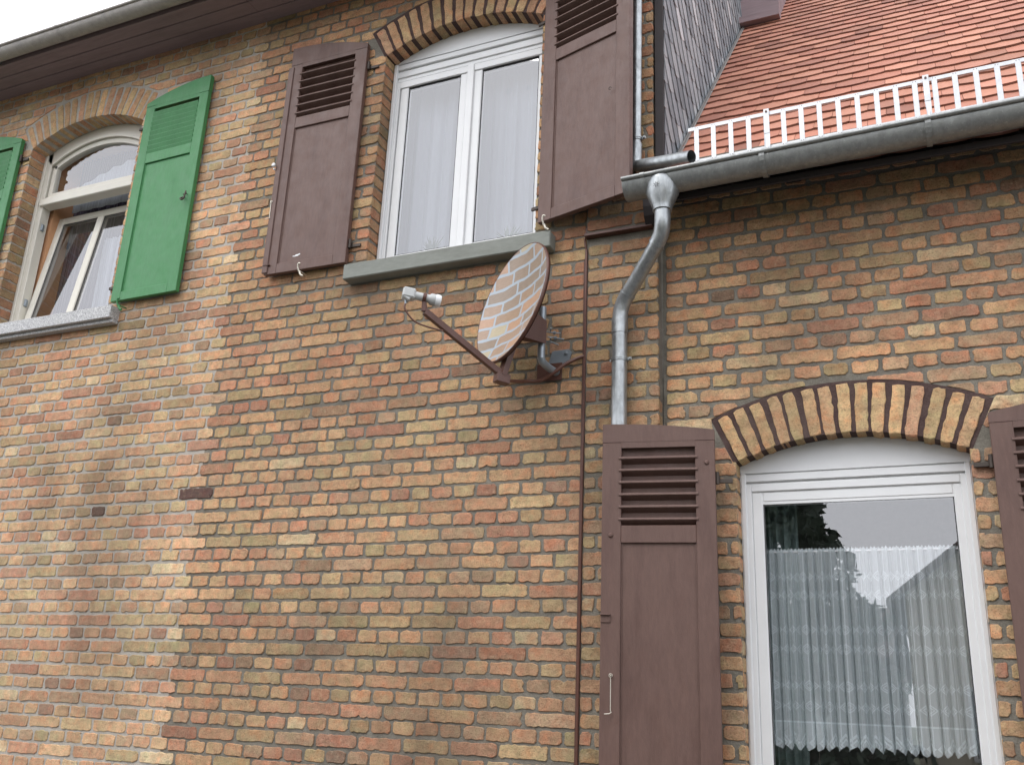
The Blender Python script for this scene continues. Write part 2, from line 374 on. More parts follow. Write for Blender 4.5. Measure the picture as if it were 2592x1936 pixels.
def clipper(ops):
    def cl(P):
        P = P.copy(); a0 = area(P); m0 = P.mean(0)
        for o in ops:
            ro = o.R + o.ring + .012; am = o.a + .012 / o.R
            mr = math.hypot(m0[0] - o.cx, m0[1] - o.cz); ma = abs(math.atan2(m0[0] - o.cx, m0[1] - o.cz))
            for k in range(len(P)):
                x, z = P[k]
                r = math.hypot(x - o.cx, z - o.cz); a = math.atan2(x - o.cx, z - o.cz)
                if abs(a) < am and z > o.cz and r < ro:
                    if ma > am and mr < ro:
                        sgn = 1 if a > 0 else -1; P[k] = [o.cx + sgn * r * math.sin(am), o.cz + r * math.cos(am)]
                    elif mr < ro - .012: return None
                    else: P[k] = [o.cx + (x - o.cx) / r * ro, o.cz + (z - o.cz) / r * ro]
        if area(P) < .2 * a0 or area(P) < .0010: return None
        return P
    return cl
def area(P):
    x, z = P[:, 0], P[:, 1]; return .5 * abs(np.dot(x, np.roll(z, -1)) - np.dot(z, np.roll(x, -1)))
def spans(x0, x1, z, ops):
    iv = [(x0, x1)]
    for o in ops:
        if o.zb - .004 < z < o.zs + .01:
            n = []
            for a, b in iv:
                if b <= o.x0 or a >= o.x1: n.append((a, b)); continue
                if a < o.x0: n.append((a, o.x0))
                if b > o.x1: n.append((o.x1, b))
            iv = n
    return iv
def courses(mb0, fr, x0, x1, z0, z1, ops, zref, xref, odd=1, bias=None, sl=.269, special=None, jl=0.0140, jb=.0160):
    cl = clipper(ops); k0 = int(math.floor((z0 - zref) / H)); k1 = int(math.ceil((z1 - zref) / H))
    for k in range(k0, k1):
        zb, zt = zref + k * H, zref + (k + 1) * H
        if zb < z0 - .001 or zt > z1 + .03: continue
        zt = min(zt, z1 + .006)
        zc_ = (zb + zt) / 2; st = (k % 2 == odd % 2)
        for a, b in spans(x0, x1, zc_, ops):
            L = sl if st else sl / 2
            ph = xref + (sl / 2 if (st and (k // 2) % 2 == 0) else 0) + (sl / 4 if not st else 0)
            n0 = math.floor((a - ph) / L); x = ph + n0 * L; js = [a]
            i = 0
            while True:
                x = ph + (n0 + 1 + i) * L + rng.randn() * .0035; i += 1
                if x >= b - .035: break
                if x > a + .035: js.append(x)
            js.append(b)
            for u0, u1 in zip(js[:-1], js[1:]):
                e0 = 0 if abs(u0 - a) < 1e-6 else jl / 2 + abs(rng.randn()) * .001
                e1 = 0 if abs(u1 - b) < 1e-6 else jl / 2 + abs(rng.randn()) * .001
                if st and rng.rand() < .04 and u1 - u0 > .2:
                    um = (u0 + u1) / 2; parts = [(u0 + e0, um - jl / 2), (um + jl / 2, u1 - e1)]
                else: parts = [(u0 + e0, u1 - e1)]
                for p0, p1 in parts:
                    xm = (p0 + p1) / 2; mb = mb0(xm) if callable(mb0) else mb0; c = pick(xm, zc_, k, bias(xm, zc_) if callable(bias) else bias)
                    if special: c = special(xm, zc_, k, c)
                    w = wob(xm, k)
                    brick(mb, fr, p0, p1, zb + jb / 2 + w + rng.randn() * .0009, zt - jb / 2 + w + rng.randn() * .0009, c, 0, cl)
def sheet(mb, y, x0, x1, z0, z1, ops, m=1):
    xs = sorted(set([x0, x1] + [round(v, 5) for o in ops for v in np.linspace(o.x0, o.x1, 25)]))
    for a, b in zip(xs[:-1], xs[1:]):
        o = next((o for o in ops if o.x0 - 1e-4 <= a and b <= o.x1 + 1e-4), None)
        if o is None: segs = [((z0, z0), (z1, z1))]
        else: segs = [((z0, z0), (o.zb, o.zb)), ((o.top(a) + .004, o.top(b) + .004), (z1, z1))]
        for (l0, l1), (h0, h1) in segs:
            if h0 - l0 < 1e-4: continue
            mb.add([(a, y, l0), (b, y, l1), (b, y, h1), (a, y, h0)], [(0, 1, 2, 3)], m)
def front(y): return lambda u, v, d: (u, y - d, v)
def sideR(x): return lambda u, v, d: (x + d, u, v)          # face looks to +x ; u runs along y
def sideL(x): return lambda u, v, d: (x - d, u, v)
def jambs(mb, o, y0, y1, zref, bias=None):
    k0 = int(math.floor((o.zb - zref) / H)); k1 = int(math.ceil((o.zs - zref) / H))
    for k in range(k0, k1 + 1):
        zb, zt = max(zref + k * H, o.zb), min(zref + (k + 1) * H, o.zs + .03)
        if zt - zb < .03: continue
        for fr, xx in ((sideR(o.x0 - .0), o.x0), (sideL(o.x1 + .0), o.x1)):
            w = wob(xx, k); c = pick(xx, zb, k, bias)
            brick(mb, fr, y0 + .003, y1 - .006, zb + .0065 + w, zt - .0065 + w, c, 0)
    for xx, s in ((o.x0, -1), (o.x1, 1)):
        mb.add([(xx + s * .005, y0 + .005, o.zb), (xx + s * .005, y1 + .1, o.zb), (xx + s * .005, y1 + .1, o.zs + .03), (xx + s * .005, y0 + .005, o.zs + .03)], [(0, 1, 2, 3)], 1)
def arch_mesh(o, y0, y1, n, joint, cols):
    mb = MB(); a0 = o.a; da = 2 * a0 / n
    def P(a, r, y): return (o.cx + math.sin(a) * r, y, o.cz + math.cos(a) * r)
    # joint ring
    N = 40; ri, ro = o.R + .004, o.R + o.ring + .010
    for k in range(N):
        a, b = -a0 - .008 + (2 * a0 + .016) * k / N, -a0 - .008 + (2 * a0 + .016) * (k + 1) / N
        yf = y0 + .0045
        mb.add([P(a, ri, yf), P(b, ri, yf), P(b, ro, yf), P(a, ro, yf), P(a, ri, y1 + .1), P(b, ri, y1 + .1)], [(0, 1, 2, 3), (0, 4, 5, 1)], 1)
    for k in range(n):
        a, b = -a0 + da * k, -a0 + da * (k + 1); c = (a + b) / 2 + rng.randn() * .002; wi = da * o.R / 2; j = joint / 2
        ra, rb = o.R + rng.randn() * .0015, o.R + o.ring - .006 + rng.randn() * .003
        h0 = wi - j * (1 + .3 * rng.rand()); h1 = h0 * (1.04 + .04 * rng.rand()); col = cols(k)
        # outline in local (t, r)
        seg = 7; out = []
        for i in range(seg): t = i / seg; out.append((-h0 + 2 * h0 * t if False else None, None)) if False else None
        pts = []
        def e(p, q, m_):
            for i in range(m_): t = i / m_; pts.append([p[0] + (q[0] - p[0]) * t, p[1] + (q[1] - p[1]) * t])
        q4 = [(-h0, ra), (h0, ra), (h1, rb), (-h1, rb)]
        r = .006
        e((-h0 + r, ra), (h0 - r, ra), 3); e((h0, ra + r), (h1, rb - r), 9); e((h1 - r, rb), (-h1 + r, rb), 3); e((-h1, rb - r), (-h0, ra + r), 9)
        A = np.array(pts) + rng.randn(len(pts), 2) * .0016; cc = A.mean(0)
        I = A + (cc - A) * (.004 / np.maximum(np.linalg.norm(A - cc, axis=1), .01))[:, None]
        ca, sa = math.cos(c), math.sin(c)
        def g(p, y): return (o.cx + sa * p[1] + ca * p[0], y, o.cz + ca * p[1] - sa * p[0])
        nn = len(A); ff = rng.randn() * .0012
        mb.add([g(p, y0 + ff) for p in I] + [g(p, y0 + .003) for p in A] + [g(p, y1) for p in A],
               [tuple(range(nn))] + [(nn + i, nn + (i + 1) % nn, (i + 1) % nn, i) for i in range(nn)] + [(2 * nn + i, 2 * nn + (i + 1) % nn, nn + (i + 1) % nn, nn + i) for i in range(nn)], 0, col)
    return mb
def ycol(k):
    c = YEL[rng.randint(len(YEL))] if rng.rand() < .9 else PALC[rng.choice([1, 2, 0])]
    return tuple(c * (.95 + .1 * rng.randn() * .6))
OA = Opening(-6.54, -5.35, 4.165, 5.745, 5.905)
OAL = Opening(-9.3, -8.1, 4.165, 5.745, 5.905)
OB = Opening(-3.18, -2.03, 4.165, 5.735, 5.875)
OC = Opening(-.93, .118, 1.10, 2.79, 2.905)
ZR = 1.434; XR = -4.007; XBND = -4.26

houseA = empty('row_house', (-6.8, 0, 0), 'brick house with green shutters, arched cream window and pale clean mortar joints', 'house')
houseB = empty('row_house', (-2.8, 0, 0), 'tall brick house with brown shutters upstairs and a slate-clad side wall', 'house')
houseC = empty('low_brick_wing', (.9, .07, 0), 'low brick wing with orange tiled roof, zinc gutter and lace-curtained window', 'house')

def specA(x, z, k, c):
    c = np.array(c)
    for px, pz in ((-4.17, 4.34), (-5.05, 2.74), (-4.30, 2.79)):
        if abs(x - px) < .062 and abs(z - pz) < .04: return lin((96, 74, 68))
    g = c.mean(); c = g + (c - g) * .93; return tuple(np.clip(c * np.array((1.24, 1.25, 1.22)), 0, .9))
def specB(x, z, k, c):
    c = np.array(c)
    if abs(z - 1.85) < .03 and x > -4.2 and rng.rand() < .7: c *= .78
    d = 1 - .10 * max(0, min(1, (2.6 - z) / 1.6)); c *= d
    return tuple(c)
zlo = .62
# wall of the green-shuttered house: bricks toothed into its neighbour
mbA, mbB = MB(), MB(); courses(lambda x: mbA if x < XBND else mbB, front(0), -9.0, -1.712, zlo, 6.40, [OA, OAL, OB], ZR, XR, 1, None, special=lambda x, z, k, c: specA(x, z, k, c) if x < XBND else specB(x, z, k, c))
mb = mbA
jambs(mb, OA, 0, .15, ZR); sheet(mb, .0055, -9.0, XBND, zlo - .05, 6.45, [OA, OAL])
mb.box(-9.0, XBND, .02, .1, 0, .56, 0, 2); mb.box(-9.0, XBND, -.03, .02, 0, .58, .004, 2)
obj('wall', mb, ['brick', 'mortar_light', 'plinth'], houseA)
mb = arch_mesh(OA, 0.0, .14, 18, .015, ycol); obj('window_arch', mb, ['brick', 'mortar_light'], houseA)
# wall of the brown-shuttered house
mb = mbB
courses(mb, front(-.012), -1.694, -1.297, zlo, 4.105, [], ZR + .006, -1.694 + .002, 1, None, special=lambda x, z, k, c: tuple(np.array(c) * .86))
courses(mb, front(-.035), -1.694, -1.312, 4.125, 6.40, [], ZR + .0, -1.694, 1, None, special=lambda x, z, k, c: tuple(np.array(c) * (.84, .78, .76)))
jambs(mb, OB, 0, .13, ZR)
sheet(mb, .0055, XBND, -1.70, zlo - .05, 6.45, [OB])
mb.box(-1.700, -1.2985, -.0065, .3, zlo - .05, 4.105, 0, 1); mb.box(-1.700, -1.315, -.029, .3, 4.125, 6.45, 0, 1)
for k in range(8, 36):                                        # side of the pier against the low wing
    zz = ZR + .006 + (k - 14) * H
    if zlo < zz < 4.03:
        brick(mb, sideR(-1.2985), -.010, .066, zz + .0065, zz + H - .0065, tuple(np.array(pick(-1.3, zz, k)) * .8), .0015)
mb.box(XBND, -1.295, -.03, .02, 0, .58, .004, 2)
obj('wall', mb, ['brick', 'mortar', 'plinth'], houseB)
mb = arch_mesh(OB, 0.0, .12, 16, .016, ycol); obj('window_arch', mb, ['brick', 'mortar_dark'], houseB)
mb = MB(); mb.box(-1.708, -1.318, -.05, .0, 4.107, 4.124, .002); mb.box(-1.708, -1.695, -.03, 0.0, 4.124, 4.17, .002); obj('drip_strip', mb, 'rust', houseB)
mb = MB(); mb.box(-1.31, -1.2995, .10, 8.0, 0, 6.45); mb.box(-9, -1.315, 7.8, 8.0, 0, 6.45)
mb.prismx([(0.0, 6.45), (8.0, 6.45), (4.0, 10.3)], -1.31, -1.2995)
obj('side_wall', mb, 'plinth', houseB)
# wall of the low wing
mb = MB()
def specC(x, z, k, c):
    c = np.array(c)
    return tuple(c)
courses(mb, front(.07), -1.275, 2.6, zlo, 4.50, [OC], 3.729 - 3 * H + .0, -1.107 + .0, (1), 'mix', special=specC, jl=.0155, jb=.0172)
jambs(mb, OC, .07, .17, 3.729, 'yellow'); sheet(mb, .0755, -1.295, 2.6, zlo - .05, 4.55, [OC])
mb.box(-1.295, 2.6, .04, .09, 0, .58, .004, 2)
obj('wall', mb, ['brick', 'mortar', 'plinth'], houseC)
mb = arch_mesh(OC, .07, .17, 15, .015, lambda k: tuple(YEL[(0, 1, 0, 2, 3, 1, 2, 0, 3, 1, 0, 4, 3, 0, 2)[k % 15]] * (1 + .05 * math.sin(k * 5.1)))); obj('window_arch', mb, ['brick', 'mortar_dark'], houseC)

# rooms behind the panes
def room(parent, x0, x1, y0, y1, z0, z1, mat):
    mb = MB(); v = [(x, y, z) for x in (x0, x1) for y in (y0, y1) for z in (z0, z1)]
    mb.add(v, [(0, 1, 3, 2), (4, 6, 7, 5), (2, 3, 7, 6), (0, 2, 6, 4), (1, 5, 7, 3)]); return obj('room', mb, mat, parent)
room(houseA, -8.0, -4.45, .03, 3.2, 3.6, 6.3, 'roomdark'); room(houseB, -4.1, -1.5, .03, 3.2, 3.6, 6.3, 'plaster'); room(houseC, -1.28, 1.4, .10, 3.4, .8, 3.3, 'roomdark')
# ------------------------------------------------------------------ windows
def frame_rect(mb, x0, x1, z0, z1, w, y0, y1, bev=.004, wt=None, wb=None, m=0):
    wt = wt or w; wb = wb or w
    mb.box(x0, x0 + w, y0, y1, z0, z1, bev, m); mb.box(x1 - w, x1, y0, y1, z0, z1, bev, m)
    mb.box(x0 + w - .001, x1 - w + .001, y0 + .0008, y1 - .001, z1 - wt, z1, bev, m); mb.box(x0 + w - .001, x1 - w + .001, y0 + .0008, y1 - .001, z0, z0 + wb, bev, m)
def seal_rect(mb, x0, x1, z0, z1, y, m=1, w=.005):
    for a in ((x0, x0 + w, z0, z1), (x1 - w, x1, z0, z1), (x0, x1, z1 - w, z1), (x0, x1, z0, z0 + w)): mb.box(a[0], a[1], y, y + .004, a[2], a[3], 0, m)
def arch_panel(mb, o, zb, y0, y1, m=0, inset=.0, n=20):
    xs = np.linspace(o.x0 + inset, o.x1 - inset, n + 1); top = [(float(x), o.top(x) + .003 - inset) for x in xs]
    mb.prism([(o.x0 + inset, zb), (o.x1 - inset, zb)] + top[::-1], y0, y1, m)
# --- window of the middle house
win = MB(); Y = .12
arch_panel(win, OB, 5.742, Y, Y + .05)
win.box(OB.x0 + .012, OB.x1 - .012, Y - .006, Y + .05, 5.692, 5.734, .004); win.box(OB.x0, OB.x1, Y + .014, Y + .06, 5.55, 5.745, 0)
win.box(OB.x0 + .01, OB.x1 - .01, Y + .004, Y + .05, 5.635, 5.684, .003)
win.box(OB.x0 + .02, OB.x1 - .02, Y + .010, Y + .05, 5.603, 5.628, .003)
frame_rect(win, OB.x0 + .001, OB.x1 - .001, 4.17, 5.60, .052, Y + .003, Y + .07, .004)
win.box(OB.x0 + .004, OB.x0 + .03, Y - .014, Y + .01, 4.17, 5.74, .004); win.box(OB.x1 - .03, OB.x1 - .004, Y - .014, Y + .01, 4.17, 5.74, .004)
wB = obj('window', win, ['white', 'seal'], houseB)
for gx0, gx1 in ((-3.062, -2.667), (-2.507, -2.106)):
    s_ = MB(); frame_rect(s_, gx0 - .06, gx1 + .06, 4.285 - .055, 5.55 + .05, .06, Y + .012, Y + .06, .005, .052, .062)
    seal_rect(s_, gx0, gx1, 4.292, 5.548, Y + .020); obj('sash', s_, ['white', 'seal'], wB)
    p = MB(); p.add([(gx0, Y + .024, 4.285), (gx1, Y + .024, 4.285), (gx1, Y + .024, 5.552), (gx0, Y + .024, 5.552)], [(0, 1, 2, 3)]); obj('pane', p, 'mirror_pane', wB)
p = MB(); p.box(-2.612, -2.562, Y - .004, Y + .02, 4.175, 5.598, .004); obj('mullion', p, 'white', wB)
p = MB(); p.box(-3.285, -1.90, -.083, .13, 4.064, 4.166, .006); obj('window_sill', p, 'sill_grey', houseB)
# --- window of the low wing
win = MB(); Y = .17
arch_panel(win, OC, 2.757, Y, Y + .05)
win.box(OC.x0 + .006, OC.x1 - .006, Y - .004, Y + .05, 2.712, 2.749, .003)
win.box(OC.x0, OC.x1, Y + .012, Y + .06, 2.60, 2.757)
frame_rect(win, OC.x0 + .002, OC.x1 - .002, 1.105, 2.703, .05, Y, Y + .07, .004, .04)
win.box(OC.x0 + .003, OC.x0 + .028, Y - .012, Y + .01, 1.11, 2.755, .004); win.box(OC.x1 - .028, OC.x1 - .003, Y - .012, Y + .01, 1.11, 2.755, .004)
wC = obj('window', win, ['white', 'seal'], houseC)
s_ = MB(); frame_rect(s_, -.880, .087, 1.15, 2.663, .054, Y + .008, Y + .06, .006, .052, .06); seal_rect(s_, -.826, .033, 1.21, 2.611, Y + .016); obj('sash', s_, ['white', 'seal'], wC)
p = MB(); p.add([(-.828, Y + .02, 1.2), (.035, Y + .02, 1.2), (.035, Y + .02, 2.613), (-.828, Y + .02, 2.613)], [(0, 1, 2, 3)]); obj('pane', p, 'mirror_pane', wC)
p = MB(); p.box(-1.0, .19, -.02, .18, 1.02, 1.10, .006); obj('window_sill', p, 'sill_grey', houseC)
# foam and filler bead round the frame
for xx, sg in ((OC.x0, 1), (OC.x1, -1)):
    p = MB(); zz = np.linspace(1.12, 2.75, 60); p.tube([(xx + sg * (.002 + .003 * rng.rand()), .168 + .003 * rng.randn() * .4, float(z)) for z in zz], .007, 6); obj('filler_bead', p, 'white', wC)
# --- window of the green-shuttered house
win = MB(); Y = .15
def arc_band(mb, o, r0, r1, a0, a1, y0, y1, n=24, m=0):
    for k in range(n):
        a, b = a0 + (a1 - a0) * k / n, a0 + (a1 - a0) * (k + 1) / n
        q = [(o.cx + math.sin(t) * r, o.cz + math.cos(t) * r) for t, r in ((a, r0), (b, r0), (b, r1), (a, r1))]
        mb.prism(q, y0, y1, m)
class Arc: pass
win.box(OA.x0, OA.x0 + .075, Y, Y + .08, 4.17, 5.78, .004); win.box(OA.x1 - .075, OA.x1, Y, Y + .08, 4.17, 5.78, .004)
win.box(OA.x0 - .0, OA.x0 + .03, Y - .016, Y + .01, 4.17, 5.76, .004); win.box(OA.x1 - .03, OA.x1, Y - .016, Y + .01, 4.17, 5.76, .004)
# arched head: filled board with curved opening
Ri = .94; czi = 5.800 - Ri; hw = .505
xs = np.linspace(-hw, hw, 25)
zin = lambda x: czi + math.sqrt(Ri * Ri - x * x)
xo = np.linspace(OA.x0, OA.x1, 25)
for k in range(24):
    a, b = float(xs[k]), float(xs[k + 1]); A_, B_ = float(xo[k]), float(xo[k + 1])
    q = [(OA.cx + a, zin(a)), (OA.cx + b, zin(b)), (B_, OA.top(B_) + .003), (A_, OA.top(A_) + .003)]; win.prism(q, Y, Y + .08)
    q = [(OA.cx + a, zin(a)), (OA.cx + b, zin(b)), (OA.cx + b * .985, zin(b) + .028), (OA.cx + a * .985, zin(a) + .028)]; win.prism(q, Y - .012, Y + .01)
win.box(OA.cx - hw - .04, OA.cx + hw + .04, Y - .02, Y + .08, 5.283, 5.347, .006)
win.box(OA.cx - hw - .04, OA.cx + hw + .04, Y + .0, Y + .08, 5.347, 5.366, .004)
win.box(OA.x0 + .07, OA.x1 - .07, Y, Y + .08, 4.17, 4.215, .004)
wA = obj('window', win, ['cream', 'seal'], houseA)
s_ = MB()                                              # fixed arched light
zl = lambda x: zin(x) - .045
for k in range(24):
    a, b = float(xs[k]) * .93, float(xs[k + 1]) * .93
    s_.prism([(OA.cx + a, zl(a)), (OA.cx + b, zl(b)), (OA.cx + b / .93, zin(b / .93) + .002), (OA.cx + a / .93, zin(a / .93) + .002)], Y + .012, Y + .06)
s_.box(OA.cx - hw, OA.cx - hw + .045, Y + .012, Y + .06, 5.362, 5.66, .003); s_.box(OA.cx + hw - .045, OA.cx + hw, Y + .012, Y + .06, 5.362, 5.66, .003)
s_.box(OA.cx - hw, OA.cx + hw, Y + .013, Y + .06, 5.362, 5.402, .003)
obj('fanlight', s_, 'cream', wA)
p = MB(); tp = [(OA.cx + float(x) * .95, zin(float(x) * .95) - .02) for x in xs]; poly = [(OA.cx - hw * .95, 5.39), (OA.cx + hw * .95, 5.39)] + tp[::-1]
p.add([(q[0], Y + .035, q[1]) for q in poly], [tuple(range(len(poly)))]); obj('pane', p, 'mirror_pane', wA)
# tilted lower sash (hinged at its foot, head leaning into the room)
th = R_(7.5); z_h = 4.205; y_h = Y + .03
Mt = np.eye(4); Mt[1, 1] = math.cos(th); Mt[1, 2] = math.sin(th); Mt[2, 1] = -math.sin(th); Mt[2, 2] = math.cos(th)
Mt[:3, 3] = np.array([0, y_h, z_h])
sx0, sx1, sh = OA.x0 + .085, OA.x1 - .085, 1.06
s_ = MB(); s_.M = Mt; frame_rect(s_, sx0, sx1, 0, sh, .062, 0, .055, .006); xm = (sx0 + sx1) / 2 - .03
s_.box(xm - .034, xm + .034, .001, .054, .06, sh - .06, .005)
for a, b in ((sx0 + .062, xm - .034), (xm + .034, sx1 - .062)): seal_rect(s_, a, b, .062, sh - .062, .012)
sash = obj('tilted_sash', s_, ['cream', 'seal'], wA)
p = MB(); p.M = Mt
for a, b in ((sx0 + .06, xm - .03), (xm + .03, sx1 - .06)): p.add([(a, .02, .06), (b, .02, .06), (b, .02, sh - .06), (a, .02, sh - .06)], [(0, 1, 2, 3)])
obj('pane', p, 'mirror_pane', wA)
for zz in (5.08, 4.42):
    p = MB(); p.box(OA.x0 + .076, OA.x0 + .086, Y + .02, Y + .05, zz, zz + .06, .002); p.tube([(OA.x0 + .085, Y + .03, zz + .01), (OA.x0 + .085, Y + .03, zz + .05)], .006, 8); obj('hinge', p, 'steel', wA)
p = MB(); p.box(OA.x0 + .01, OA.x0 + .09, Y + .1, .46, 4.15, 5.9); p.box(OA.x1 - .09, OA.x1 - .01, Y + .1, .46, 4.15, 5.9); p.box(OA.x0 + .01, OA.x1 - .01, Y + .1, .46, 5.86, 5.92); obj('inner_reveal', p, 'peach', houseA)
p = MB(); p.box(-6.78, -5.215, -.085, .16, 4.066, 4.160, .004); p.box(-6.78, -5.215, -.055, .0, 4.040, 4.066, .003); obj('window_sill', p, 'granite', houseA)
# ------------------------------------------------------------------ shutters
def shutter(parent, name, hinge, sgn, ang, Wd, zb, zh, zf, lo, hi, nsl, mat, label, louv, plate=(.095, .095), t=.036, rail=.085, brail=.07, slat=(.05, .010, 28), strip=False):
    th = R_(ang); dv = np.array([sgn * math.cos(th), -math.sin(th), 0]); nv = np.array([sgn * -math.sin(th), -math.cos(th), 0])
    Mx = np.eye(4); Mx[:3, 0] = dv; Mx[:3, 1] = -nv; Mx[:3, 2] = (0, 0, 1); Mx[:3, 3] = np.array([hinge[0], hinge[1], 0])
    # local: x = distance from hinge, y = depth (front face at -t, back at 0), z = height
    a, b = plate; f = MB(); f.M = Mx; zt = lambda u: zf - (zf - zh) * ((Wd - u) / Wd) ** 2
    ztr = hi + .03
    f.box(0, a, -t, 0, zb, ztr - .001, .003); f.box(Wd - b, Wd, -t, 0, zb, ztr - .001, .003)
    us = np.linspace(0, Wd, 15); f.prism([(0, ztr), (Wd, ztr)] + [(float(u), zt(float(u))) for u in us[::-1]], -t, 0)
    f.box(a - .001, Wd - b + .001, -t + .001, 0, hi, ztr, 0)
    f.box(a - .0005, Wd - b + .0005, -t + .0008, -.001, lo - rail, lo, .003)
    f.box(a - .0005, Wd - b + .0005, -t + .0008, -.001, zb, zb + brail, .003)
    if strip: f.box(Wd - .03, Wd + .012, -t - .009, -t + .004, zb + .01, ztr - .02, .003)
    sh = obj(name, f, mat, parent); sh['label'] = label
    p = MB(); p.M = Mx; p.box(a - .002, Wd - b + .002, -t + .013, -.008, zb + brail - .002, lo - rail + .002)
    # bevelled bead round the panel
    for q in ((a, a + .007, zb + brail, lo - rail), (Wd - b - .007, Wd - b, zb + brail, lo - rail)): p.box(q[0], q[1], -t + .009, -t + .014, q[2], q[3], .001)
    obj('panel', p, mat, sh)
    l = MB(); D_, T_, an = slat; an = R_(an); pit = (hi - lo) / (nsl + .35)
    for k in range(nsl):
        zc = hi - pit * (k + .85); c_, s_ = math.cos(an), math.sin(an)
        # slat cross-section in (y, z): front lip high, rear low
        y0 = -t - .006; pts = [(y0, zc), (y0 + .004, zc + T_ * .6), (y0 + D_ * c_, zc + T_ * .6 - D_ * s_), (y0 + D_ * c_ - .002, zc - D_ * s_ - T_ * .4), (y0, zc - T_ * .5)]
        n = len(pts); x0, x1 = a - (.012 if louv == 'open' else .002), Wd - b + (.012 if louv == 'open' else .002)
        v = [(x0, q[0], q[1]) for q in pts] + [(x1, q[0], q[1]) for q in pts]; l.M = Mx
        l.add(v, [tuple(range(n)), tuple(range(2 * n - 1, n - 1, -1))] + [(i, (i + 1) % n, n + (i + 1) % n, n + i) for i in range(n)])
    if louv == 'open': l.box(a - .001, Wd - b + .001, -.004, .0, lo, hi)
    obj('louvre', l, mat, sh)
    for zz in (zb + .12, zf - .30):
        h = MB(); h.M = Mx; h.box(-.02, .16, -.0005, .006, zz, zz + .035, .001); h.tube([(-.008, -.012, zz - .01), (-.008, -.012, zz + .05)], .010, 8); h.box(-.08, -.006, -.002, .01, zz - .002, zz + .02, .002)
        obj('hinge', h, 'hingeiron', sh)
    return sh, Mx
def hook(parent, Mx, u, z, L=.165, mat='wire'):
    h = MB(); h.M = Mx
    h.lathe((u, -.038, z), (0, -1, 0), [(.004, 0), (.004, .014)], 8)
    h.tube([(u + .008 * math.cos(t), -.047, z + .008 * math.sin(t)) for t in np.linspace(0, 2 * math.pi, 13)], .0016, 6)
    h.tube([(u, -.048, z - .008), (u, -.046, z - L), (u - .004, -.046, z - L - .010), (u + .006, -.05, z - L - .016), (u + .028, -.052, z - L - .018)], .0022, 6)
    return obj('hook', h, mat, parent)
def catch(parent, x, y, z, mat='wire', s=1.0):
    h = MB(); h.tube([(x, .0, z - .01), (x, y - .02, z - .012)], .005, 6)
    h.tube([(x, y - .024, z - .02), (x - .006, y - .034, z + .012), (x, y - .038, z + .034), (x + .012, y - .034, z + .03)], .0045 * s, 6, sub=3)
    h.tube([(x, y - .02, z - .012), (x + .010, y - .018, z - .038), (x + .026, y - .014, z - .048)], .006 * s, 6, sub=3)
    return obj('shutter_catch', h, mat, parent)
shL, MxL = shutter(houseB, 'shutter', (-3.305, -.012), -1, 1.0, .622, 4.20, 5.845, 5.958, 5.375, 5.785, 6, 'brown', 'brown louvred shutter left of the upper window, chipped white at its foot', 'open', strip=True)
shR, MxR = shutter(houseB, 'shutter', (-1.983, -.02), 1, 16.0, .628, 4.236, 5.845, 5.958, 5.39, 5.79, 6, 'brown', 'brown shutter standing half open beside the thin zinc pipe', 'open')
shC, MxC = shutter(houseC, 'shutter', (-1.009, -.031), -1, 9.2, .550, 1.14, 2.930, 2.972, 2.461, 2.848, 6, 'brown', 'worn brown shutter below the downpipe, left of the lace-curtained window', 'open')
shD, MxD = shutter(houseC, 'shutter', (.205, .055), 1, 1.0, .585, 1.14, 2.938, 3.003, 2.472, 2.862, 6, 'brown', 'brown shutter cut by the right edge of the photo', 'open')
shG, MxG = shutter(houseA, 'shutter', (-5.272, -.015), 1, .5, .603, 4.20, 5.835, 5.942, 5.385, 5.775, 9, 'green', 'green shutter right of the arched window, its front full in view', 'closed', (.085, .085), slat=(.056, .006, 70))
shH, MxH = shutter(houseA, 'shutter', (-6.618, -.015), -1, .5, .603, 4.20, 5.835, 5.942, 5.385, 5.775, 9, 'green', 'green shutter cut by the left edge of the photo', 'closed', (.085, .085), slat=(.056, .006, 70))
hook(shC, MxC, .497, 1.762, .152); hook(shL, MxL, .628, 4.735, .11)
p = MB(); p.M = MxC; p.box(.503, .549, -.041, -.030, 2.00, 2.04, .002); p.box(.501, .551, -.052, -.034, 2.034, 2.040, .001); obj('latch_plate', p, 'brown', shC)
p = MB(); p.M = MxC
for u, z in ((.040, 2.765), (.505, 2.413)):
    p = MB(); p.M = MxC; p.lathe((u, -.034, z), (0, -1, 0), [(.013, 0), (.012, .005), (.006, .009)], 12); obj('bolt_head', p, 'brown', shC)
p = MB(); p.M = MxL; p.lathe((.640, -.045, 4.985), (0, -1, 0), [(.006, -.02), (.006, .01)], 8); p.lathe((.640, -.055, 5.01), (0, -1, 0), [(.010, 0), (.015, .004), (.015, .010), (.008, .014)], 12)
p.v = [tuple(q) for q in p.v]; obj('knob', p, 'capwhite', shL)
p = MB(); p.M = MxL; p.box(.598, .612, -.046, -.034, 4.25, 4.30, .002); p.box(.575, .625, -.05, -.036, 4.262, 4.268, .001); obj('latch_plate', p, 'brown', shL)
